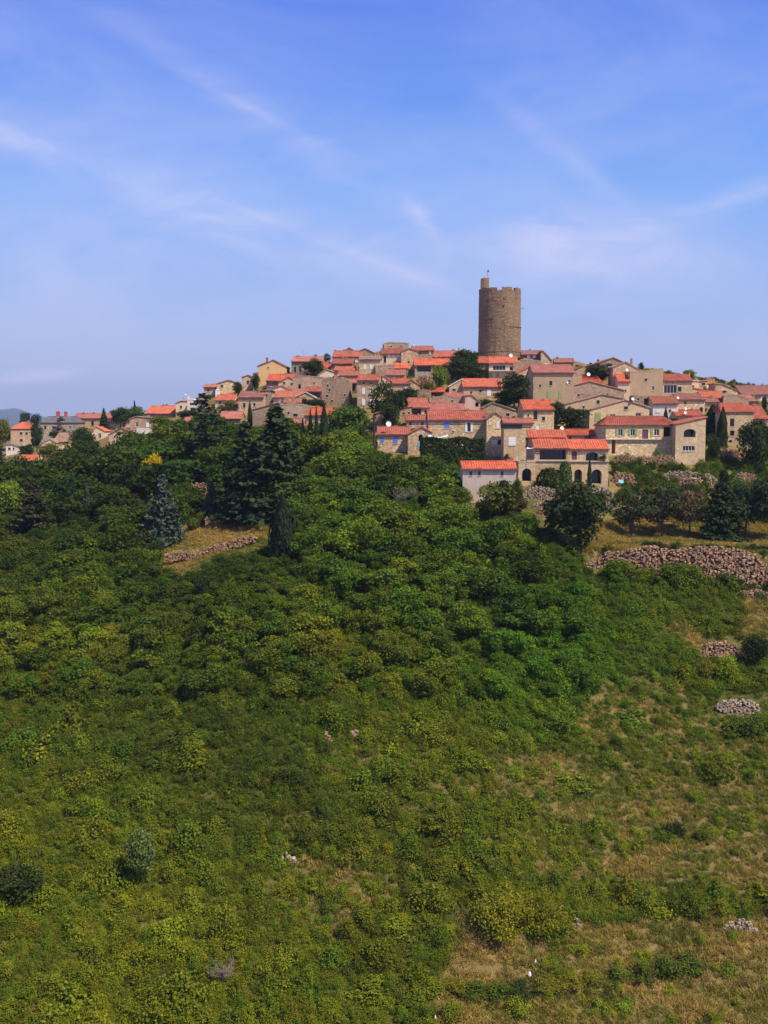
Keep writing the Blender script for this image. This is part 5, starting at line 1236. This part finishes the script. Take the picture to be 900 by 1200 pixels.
# grass
X, Y, Z, px, row = scatter(90000, 92, 240, -60, 960)
dr, s_ = zones(px, row); ok = (rgS.random(len(X)) < np.clip((dr - .08) * 2.2, .45, 1)) & ((row > start(px) - 0) | (dr > .5)); 
ok &= ~inpoly(px, row, [(610, 560), (720, 560), (716, 612), (610, 612)])
X, Y, Z, px, row, dr = (a_[ok] for a_ in (X, Y, Z, px, row, dr)); n = len(X)
M_G = [np_mesh('grass_tuft', *(lambda va: (va[0], 4, M_GRASS, va[1]))(grass_tuft(140 + i))) for i in range(6)]
pn = np.clip(dr * 1.05 - .14 + .45 * np.sin(X * .35 + np.sin(Y * .5)) * np.cos(Y * .28 + X * .1) + rgS.normal(0, .22, n), 0, 1)[:, None]
tn_ = (np.array([.150, .185, .024]) * (1 - pn) + np.array([.46, .32, .105]) * pn) * rgS.uniform(.75, 1.2, (n, 1))
line = np.exp(-((np.mod(row, 34) - 17) / 4.0) ** 2) * ((row > 870) & (row < 1060) & (px > 560)); tn_ *= 1 - .35 * line[:, None] * np.array([1, .4, 1])
gw = rgS.uniform(.55, 1.1, n); gh = rgS.uniform(.25, .62, n)
instancer('meadow_grass', 'mixed green and straw-coloured grass on the open slope', 'grass', M_G, np.stack([X, Y, Z - .03], 1), np.stack([gw, gw, gh], 1), np.stack([0 * gw, 0 * gw, rgS.uniform(0, 6.28, n)], 1), tn_, rgS.integers(0, 6, n))
# garden greenery between and below the houses
X, Y, Z, px, row = scatter(9000, 205, 372, 150, 1010)
ok = (row < start(px) + 6); foot = [(720, 540), (1010, 535), (1010, 622), (730, 605), (716, 575)]
infoot = inpoly(px, row, foot); up = (row < 535) & (row > 430) & (rgS.random(len(X)) < .5)
ok &= infoot | up | ((px > 480) & (px < 545) & (row > 538) & (row < 566)) | ((px < 350) & (row > 500) & (rgS.random(len(X)) < .6))
for o_ in [o_ for o_ in COL.objects if o_.get('group') == 'houses of the hill village']:      # keep clear of the walls
    w_o = [c_ for c_ in o_.children if c_.name.startswith('wall')]
    if not w_o: continue
    bx = [v.co for v in w_o[0].data.vertices]; x0, x1 = o_.location.x + min(v.x for v in bx) - 1.0, o_.location.x + max(v.x for v in bx) + 1.0; y0, y1 = o_.location.y - 1.6, o_.location.y + max(v.y for v in bx) + .8
    ok &= ~((X > x0) & (X < x1) & (Y > y0) & (Y < y1))
X, Y, Z, px, row = (a_[ok] for a_ in (X, Y, Z, px, row)); inf = inpoly(px, row, foot)
w_ = np.where(inf, rgS.uniform(1.8, 4.2, len(X)), rgS.uniform(.9, 2.3, len(X))); k = thin(X, Y, w_ * .38)
X, Y, Z, px, row, w_ = (a_[k] for a_ in (X, Y, Z, px, row, w_)); n = len(X); h_ = w_ * rgS.uniform(.6, 1.0, n)
tn_ = hue(X, Y, n) * .9
instancer('garden_shrubbery', 'green garden shrubs growing between the houses and terraces', 'shrubbery', M_B[:7], np.stack([X, Y, Z - .1 * h_], 1), np.stack([w_, w_, h_], 1), np.stack([0 * w_, 0 * w_, rgS.uniform(0, 6.28, n)], 1), tn_, rgS.integers(0, 7, n))
print('SCRUB', nscrub, 'GRASS', len(gw), 'WOOD', len(rest), 'GARDEN', n)

# ------------------------------------------------------------------ dry stone walls: every stone is its own block, joined
def stone_block(m, c, sx, sy, sz, q):
    vs = []; t1 = q.gauss(0, .16); t2 = q.gauss(0, .22); ca, sa, cb, sb = math.cos(t1), math.sin(t1), math.cos(t2), math.sin(t2)
    for dz in (-1, 1):
        for dx, dy in ((-1, -1), (1, -1), (1, 1), (-1, 1)):
            ux, uy, uz = dx * sx * .5 * q.uniform(.6, 1.08), dy * sy * .5 * q.uniform(.65, 1.05), dz * sz * .5 * q.uniform(.6, 1.08)
            ux, uz = ux * ca - uz * sa, ux * sa + uz * ca; ux, uy = ux * cb - uy * sb, ux * sb + uy * cb
            vs.append((c[0] + ux, c[1] + uy, c[2] + uz))
    m.add(vs, [(0, 3, 2, 1), (4, 5, 6, 7), (0, 1, 5, 4), (1, 2, 6, 5), (2, 3, 7, 6), (3, 0, 4, 7)])
def dry_wall(label, prof, Yf, mat, name='dry_stone_wall', st=.34, seed=1, holes=.09, ruin=.5, thick=.8, cat='stone wall', Yend=None):
    """prof: (px, top row, foot row) along the wall"""
    q = random.Random(seed); m = MB(); a = prof[0][0]; b = prof[-1][0]
    Y0 = Yf; Y1 = Yend or Yf
    p0 = P(a, prof[0][2], Y0); root = empty(name, (p0.x, Y0, p0.z - (.3 if cat == 'stone heap' else 0))); tag(root, label, cat)
    x = P(a, 600, Y0).x; xe = P(b, 600, Y1).x; core = MB(); cols = []
    n = 0
    while x < xe:
        t = (x - P(a, 600, Y0).x) / max(.01, xe - P(a, 600, Y0).x); Yc = Y0 + (Y1 - Y0) * t; pxx = a + (b - a) * t
        tr = np.interp(pxx, [p[0] for p in prof], [p[1] for p in prof]); br = np.interp(pxx, [p[0] for p in prof], [p[2] for p in prof])
        zt = P(pxx, tr, Yc).z; zb = P(pxx, br, Yc).z; te = min(1, .35 + 5 * min(t, 1 - t)) if cat != 'stone heap' else math.sin(math.pi * min(.96, max(.04, t))); zt = zb + (zt - zb) * te * (1 + .08 * math.sin(x * .4 + seed)); w = st * q.uniform(.7, 1.5); z = zb - .6 - q.uniform(0, .35); lim = zt + ruin * (.25 * math.sin(x * .23 + seed) + .15 * math.sin(x * .71 + seed * 2)) - ruin * .2 + q.uniform(-.22, .1)
        cols.append((x - p0.x, Yc - Y0, zb - .6 - p0.z, lim - .45 - p0.z))
        while z < lim:
            h = st * q.uniform(.35, 1.0)
            if q.random() > holes:
                stone_block(m, (x + w / 2 - p0.x + q.uniform(-.16, .16), Yc - Y0 + q.uniform(-.12, .10) + (q.uniform(-.25, .1) if cat != 'stone heap' else 0) * (st > .45), z + h / 2 - p0.z), w * q.uniform(.8, 1.25), st * q.uniform(.8, 1.3), h * .95, q)
            z += h
        x += w
    if len(cols) > 1:
        cols.append((xe - p0.x, Y1 - Y0, cols[-1][2], cols[-1][3]))
        for i in range(len(cols) - 1):
            (xa, ya, la, ha), (xb, yb, lb, hb) = cols[i], cols[i + 1]
            core.add([(xa, ya + .22, la), (xb, yb + .22, la), (xb, yb + .22, ha), (xa, ya + .22, ha), (xa, ya + thick, la), (xb, yb + thick, la), (xb, yb + thick, ha), (xa, ya + thick, ha)],
                     [(0, 1, 2, 3), (3, 2, 6, 7), (4, 7, 6, 5), (0, 3, 7, 4), (1, 5, 6, 2)])
        core.build('earth_core', M_CORE, root)['kind'] = 'stuff'
    o = m.build('stone', mat, root); o['kind'] = 'stuff'
    return root
M_CORE = plain_mat('earth_fill', (.10, .07, .045), .95, 0, .4)
dry_wall('long reddish rubble retaining wall under the pine terrace', [(680, 646, 664), (700, 645, 670), (760, 642, 672), (820, 641, 676), (870, 641, 690), (915, 643, 694)], 197.9, M_RUBBLE, st=.46, seed=2, holes=.16, ruin=1.0)
dry_wall('small square rubble wall on the right slope below the pines', [(822, 756, 768), (832, 753, 770), (860, 753, 770), (872, 756, 770)], Yof(847, 772), M_RUBBLE, st=.4, seed=3, holes=.1)
dry_wall('pale broken terrace wall at the right edge, below the square rubble wall', [(845, 820, 828), (870, 820, 836), (898, 824, 838)], Yof(872, 838), M_PALE, st=.34, seed=4, ruin=.3)
dry_wall('low grey wall at the far right of the slope under the pine terrace', [(862, 692, 700), (905, 693, 701)], Yof(885, 702), M_RUBBLE, st=.34, seed=5)
dry_wall('pale stone heap wall at the lower right edge', [(858, 1076, 1084), (880, 1072, 1088), (905, 1074, 1092)], Yof(880, 1092), M_PALE, st=.34, seed=6, ruin=.35, name='stone_heap', cat='stone heap')
dry_wall('small upright heap of pale stones beside the yellow shrub', [(675, 1074, 1086), (680, 1071, 1088), (689, 1075, 1087)], Yof(682, 1088), M_PALE, st=.28, seed=7, name='stone_heap', cat='stone heap', ruin=.2)
dry_wall('whitish stone heap in the middle of the scrub', [(312, 1003, 1012), (330, 997, 1013), (353, 1000, 1013)], Yof(333, 1016), M_PALE, st=.34, seed=8, name='stone_heap', cat='stone heap', ruin=.4)
dry_wall('little stone heap in the central scrub', [(370, 860, 868), (380, 854, 870), (389, 860, 868)], Yof(380, 871), M_RUBBLE, st=.4, seed=9, name='stone_heap', cat='stone heap', ruin=.4)
dry_wall('rounded white stone heap right of the little heap in the central scrub', [(402, 858, 864), (413, 854, 865), (426, 858, 865)], Yof(413, 866), M_PALE, st=.4, seed=10, name='stone_heap', cat='stone heap', ruin=.4)
dry_wall('long low terrace wall along the top of the tan meadow', [(240, 604, 611), (262, 600, 610), (300, 600, 607), (325, 597, 604)], Yof(280, 611), M_RUBBLE, st=.36, seed=11)
dry_wall('low broken wall along the lower edge of the tan meadow', [(192, 646, 652), (225, 645, 651), (262, 634, 642), (300, 622, 629)], Yof(240, 652), M_RUBBLE, st=.4, seed=12, ruin=.4)
dry_wall('pinkish wall of the small plot in the left wood', [(204, 569, 580), (230, 566, 576), (250, 568, 576)], Yof(228, 582), M_RUBBLE, st=.4, seed=13)
dry_wall('rubble bastion under the gallery house terrace', [(613, 570, 583), (640, 572, 584), (662, 572, 583)], Yof(640, 588), WALL['ochre'] and M_PALE, st=.4, seed=14, ruin=.15, holes=.02)
dry_wall('pale terrace wall under the red-roofed arch house', [(662, 571, 590), (690, 572, 592), (720, 573, 592)], Yof(690, 592) + 1, M_PALE, st=.4, seed=15, ruin=.15, holes=.02)
dry_wall('whitish stepped rubble below the rubble bastion', [(624, 586, 593), (640, 588, 593), (656, 587, 593)], Yof(640, 597), M_PALE, st=.36, seed=16, ruin=.3)
dry_wall('brown footing wall under the whitish stepped rubble', [(626, 594.5, 606), (656, 594.5, 606)], Yof(640, 606), M_RUBBLE, st=.36, seed=17, ruin=.1, holes=.02)
dry_wall('low garden terrace wall below the large terrace house', [(715, 533, 546), (760, 534, 546), (792, 535, 546)], Yof(752, 548), M_RUBBLE, st=.36, seed=18, ruin=.1, holes=.02)
dry_wall('garden wall right of the stone gable wing', [(825, 526, 536), (870, 527, 537)], Yof(848, 541), M_RUBBLE, st=.36, seed=19, ruin=.1, holes=.03)
dry_wall('upper rubble garden terrace above the pines', [(776, 553, 560), (800, 551, 560), (838, 556, 564)], Yof(806, 566), M_PALE, st=.36, seed=20, ruin=.3)
dry_wall('squared block of rubble wall at the right above the pines', [(858, 554, 562), (884, 554, 564)], Yof(870, 568), M_RUBBLE, st=.36, seed=21, ruin=.08, holes=.02)
dry_wall('rubble slope wall between the two upper garden walls', [(796, 558, 566), (822, 560, 572)], Yof(808, 574), M_RUBBLE, st=.4, seed=22, ruin=.3)
dry_wall('low rubble wall left of the green hillside bins', [(716, 552, 566), (744, 556, 568)], Yof(730, 570), M_RUBBLE, st=.36, seed=23, ruin=.3)
dry_wall('old rubble garden wall between the summit houses', [(486, 440, 452), (508, 440, 456)], Yof(497, 460), M_RUBBLE, st=.4, seed=24, holes=.02)
dry_wall('low creeper-topped wall across the lower meadow', [(505, 1158, 1163), (560, 1160, 1166), (640, 1152, 1158), (720, 1140, 1146), (830, 1128, 1133)], Yof(560, 1168), M_RUBBLE, st=.26, seed=25, ruin=.2, Yend=Yof(830, 1135))
# creeper bushes sitting along the low meadow wall
for i, (px_, tp_, bs_, w__, ti_) in enumerate(((532, 1146, 1162, 34, (.16, .16, .02)), (556, 1150, 1166, 36, MG), (585, 1150, 1167, 40, MG), (612, 1149, 1165, 34, DKG), (640, 1143, 1160, 36, (.15, .16, .02)), (665, 1140, 1156, 38, (.17, .17, .02)), (692, 1138, 1152, 36, (.14, .15, .02)),
                                               (722, 1133, 1150, 34, MG), (752, 1126, 1146, 32, MG), (780, 1118, 1142, 40, MG), (808, 1118, 1138, 40, MG))):
    tree(('first','second','third','fourth','fifth','sixth','seventh','eighth','ninth','tenth','last')[i] + ' creeper bush from the left along the low meadow wall, ' + ('yellow-green' if ti_[0] > .13 else 'dark green'), px_, tp_, bs_, w__, 'bush', ti_, 'bush', 'creeper_bush', 'creeper bushes over the low meadow wall')
# white marker stones in the meadow
for i, (px_, row_, h_) in enumerate(((620.5, 1148, 6), (627.5, 1130, 4), (781, 1163, 3), (766, 1164, 2.4), (652, 1168, 3), (510, 1196, 4))):
    g = G(px_, row_); k_ = g.y / F; q = random.Random(i); m = MB(); s_ = h_ * k_
    ring = []
    for z_, r__ in ((-.1, .9), (.25, 1), (.7, .75), (1.0, .35)):
        for a_ in range(7): ring.append((math.cos(a_ * .9) * s_ * .36 * r__ * q.uniform(.8, 1.1), math.sin(a_ * .9) * s_ * .36 * r__ * q.uniform(.8, 1.1), s_ * z_))
    m.add(ring, [(j * 7 + a_, j * 7 + (a_ + 1) % 7, (j + 1) * 7 + (a_ + 1) % 7, (j + 1) * 7 + a_) for j in range(3) for a_ in range(7)] + [tuple(21 + a_ for a_ in range(7))])
    o = m.build('white_stone', M_WHITE); o.location = (g.x, g.y, g.z + .1)
    tag(o, ['tall white stone standing in the lower meadow grass', 'smaller white stone up the slope from the tall white stone', 'white stone below the right end of the creeper wall', 'tiny white stone beside the other below the creeper wall', 'pale stone in the creeper wall', 'pale stone at the bottom edge of the meadow'][i], 'stone')
# utility pole, aerials, tarpaulins and pots
def pole(label, px_, top_, base_, r_=.16, dy=0, name='utility_pole'):
    g = G(px_, base_, dy); zt = P(px_, top_, g.y).z; root = empty(name, tuple(g)); tag(root, label, 'pole')
    m = MB(); m.tube((0, 0, -1), (0, 0, zt - g.z), r_, r_ * .75, 8); m.build('shaft', M_POLE, root)
    m = MB(); m.box(-.9, .9, -.06, .06, zt - g.z - .9, zt - g.z - .75); m.build('crossarm', M_POLE, root)
    for s_ in (-.7, 0, .7):
        m = MB(); m.tube((s_, 0, zt - g.z - .75), (s_, 0, zt - g.z - .5), .05, .05, 6); m.build('insulator', M_WHITE, root)
pole('tall dark timber pole left of the blue-shuttered house', 438.5, 486, 548, .30)
def aerial(label, px_, top_, base_, Yy):
    b_ = P(px_, base_, Yy); t_ = P(px_, top_, Yy); root = empty('television_aerial', tuple(b_)); tag(root, label, 'aerial'); H_ = t_.z - b_.z
    m = MB(); m.tube((0, 0, -.6), (0, 0, H_), .04, .03, 5); m.build('mast', M_METAL, root)
    m = MB(); m.tube((-.7, 0, H_ - .1), (.7, 0, H_ - .1), .025, .025, 4)
    m.build('boom', M_METAL, root)
    for s_ in (-.6, -.2, .2, .6):
        m = MB(); m.tube((s_, -.3, H_ - .1), (s_, .3, H_ - .1), .02, .02, 4); m.build('element', M_METAL, root)
aerial('thin aerial above the white chimney house on the left skyline', 219, 459, 468, Yof(213, 487) + 2)
aerial('thin aerial on the beige gable at the right skyline', 866, 455, 464, Yof(855, 472) + 2)
aerial('aerial on the roof of the brown manor house', 356, 411, 419, Yof(359, 443) + 6)
def sheet(name, label, cat, pts, mat, sag, parts):
    """cloth stretched between four points, with thickness"""
    a, b, c, d = [Vector(p) for p in pts]; o0 = a.copy(); n_ = 10; vs = []; 
    for lay in (0, -.04):
        for j in range(n_ + 1):
            for i in range(n_ + 1):
                u, v = i / n_, j / n_; p = a.lerp(b, u).lerp(d.lerp(c, u), v); p.z -= sag * 4 * u * (1 - u) * (.6 + .4 * v); p.z += lay; vs.append(p - o0)
    s_ = n_ + 1; fs = [(j * s_ + i, j * s_ + i + 1, (j + 1) * s_ + i + 1, (j + 1) * s_ + i) for j in range(n_) for i in range(n_)]
    off = s_ * s_; fs += [tuple(off + k_ for k_ in reversed(f)) for f in fs]
    bd = [i for i in range(s_)] + [j * s_ + n_ for j in range(1, s_)] + [n_ * s_ + i for i in range(n_ - 1, -1, -1)] + [j * s_ for j in range(n_ - 1, 0, -1)]
    fs += [(bd[i], bd[(i + 1) % len(bd)], bd[(i + 1) % len(bd)] + off, bd[i] + off) for i in range(len(bd))]
    root = empty(name, tuple(o0)); tag(root, label, cat); m = MB(); m.add(vs, fs); m.build('cloth', mat, root)
    for p in (a, b):
        m = MB(); q = p - o0; m.tube((q.x, q.y, q.z - 2.6), (q.x, q.y, q.z + .05), .06, .05, 6); m.build('post', M_METAL, root)
Yt = Yof(530, 545) + 2.4
sheet('shade_sail', 'white shade sail sagging above the hedge', 'shade sail', [P(501, 511.5, Yt), P(526, 510.8, Yt), P(524, 509, Yt + 3), P(503, 509.5, Yt + 3)], M_WHITE, .55, 1)
Yt = Yof(728, 570) - 1
sheet('green_tarpaulin', 'turquoise green tarpaulin beside the garden rubble wall', 'tarpaulin', [P(724.5, 565, Yt), P(731, 566, Yt), P(730.5, 561.5, Yt + .8), P(725.5, 561.5, Yt + .8)], M_CYAN, .15, 1)
Yt = Yof(640, 572) + .2
sheet('awning', 'pale canvas awning over the porch terrace of the gallery house', 'awning', [P(617, 525.5, Yt - 1), P(626, 524.5, Yt - 1), P(626, 524, Yt + 1.5), P(618, 524, Yt + 1.5)], M_WHITE, .2, 1)
def pot(label, px_, row_, Yy, s_, plant=True, tint_=DKG):
    g = P(px_, row_, Yy); root = empty('flower_pot', tuple(g)); tag(root, label, 'flower pot'); m = MB(); n_ = 12; vs = []
    for z_, r__ in ((0, .6), (.55, .85), (.6, 1.0), (.75, 1.0), (.75, .85), (.6, .8)):
        for i in range(n_): vs.append((math.cos(i * 6.283 / n_) * r__ * s_ * .5, math.sin(i * 6.283 / n_) * r__ * s_ * .5, z_ * s_))
    m.add(vs, [(j * n_ + i, j * n_ + (i + 1) % n_, (j + 1) * n_ + (i + 1) % n_, (j + 1) * n_ + i) for j in range(5) for i in range(n_)] + [tuple(range(n_))[::-1], tuple(60 + i for i in range(n_))])
    m.build('pot', M_TERRA, root)
    c = bpy.data.objects.new('foliage', KIND['bush'][0][0]); COL.objects.link(c); c.parent = root; c.location = (0, 0, s_ * .6); c.scale = (s_ * 1.2, s_ * 1.2, s_ * 1.1); c['tint'] = list(tint_)
Yh = Yof(688.5, 570) + .6
pot('terracotta pot with a dark plant on the ledge right of the arch opening', 708, 540.2, Yh - .15, .9)
pot('second terracotta pot at the end of the arch house ledge', 704, 540.2, Yh - .15, .7)
pot('terracotta planter by the red gate above the lowest pale house', 594, 541.5, Yof(600, 545), 1.2)
# little red gate between the lowest house and the loggia house
g = P(597, 542, Yof(600, 545) - .4); root = empty('gate', tuple(g)); tag(root, 'dark red wooden gate above the roof of the lowest pale house', 'gate')
for i in range(8):
    m = MB(); m.box(-1.0 + i * .25, -.78 + i * .25, -.03, .03, 0, 1.15); m.build('plank', M_BRICK, root)
for z_ in (.25, .85):
    m = MB(); m.box(-1.0, .97, .034, .08, z_, z_ + .1); m.build('rail', M_WOOD, root)
# ------------------------------------------------------------------ air: one closed box of thin haze
def haze():
    zs = [gz(0, 40), float(V[:, 2].min()), -20.0]; m = MB(); m.box(-19000, 19000, -200, 17500, min(zs) - 6, 520.0)
    mt = bpy.data.materials.new('haze_air'); mt.use_nodes = True; t = mt.node_tree; t.nodes.clear()
    o = t.nodes.new('ShaderNodeOutputMaterial'); v = t.nodes.new('ShaderNodeVolumePrincipled'); t.links.new(v.outputs[0], o.inputs['Volume'])
    v.inputs['Color'].default_value = (.62, .74, 1.0, 1); v.inputs['Density'].default_value = 0.00006; v.inputs['Anisotropy'].default_value = 0.1
    ob = m.build('haze', mt); ob['kind'] = 'stuff'
haze()

for i in range(26):
    px_ = 715 + i * 7.5 + rnd.uniform(-3, 3); y_ = 198.2 + rnd.uniform(-1.6, 1.6); x_ = P(px_, 650, y_).x; up_ = rnd.random() < .45
    z_ = gz(x_, 200.5) - .2 if up_ else gz(x_, 197.2); w__ = rnd.uniform(1.2, 2.6)
    tree(('shrub draped over the top' if up_ else 'shrub growing at the foot') + ' of the long reddish rubble wall', 0, 0, 0, 0, 'bush', rnd.choice((DKG, MG, OG)), 'bush', 'wall_shrub', 'shrubs on top of the long rubble wall' if up_ else 'shrubs at the foot of the long rubble wall', loc=(x_, 199.4 if up_ else y_ - 1.2, z_), size=(w__, w__ * rnd.uniform(.5, .9)))

for i in range(20):
    px_ = 757 + i * 7.8 + rnd.uniform(-3, 3); y_ = 200.6 + rnd.uniform(0, 2.5); x_ = P(px_, 640, y_).x; w__ = rnd.uniform(1.5, 3.0)
    tree('dark low shrub in the strip under the terrace pines, behind the long rubble wall', 0, 0, 0, 0, 'bush', rnd.choice((DKG, DKG, MG)), 'bush', 'terrace_shrub', 'dark shrubs in the strip under the terrace pines', loc=(x_, y_, gz(x_, y_)), size=(w__, w__ * rnd.uniform(.4, .65)))
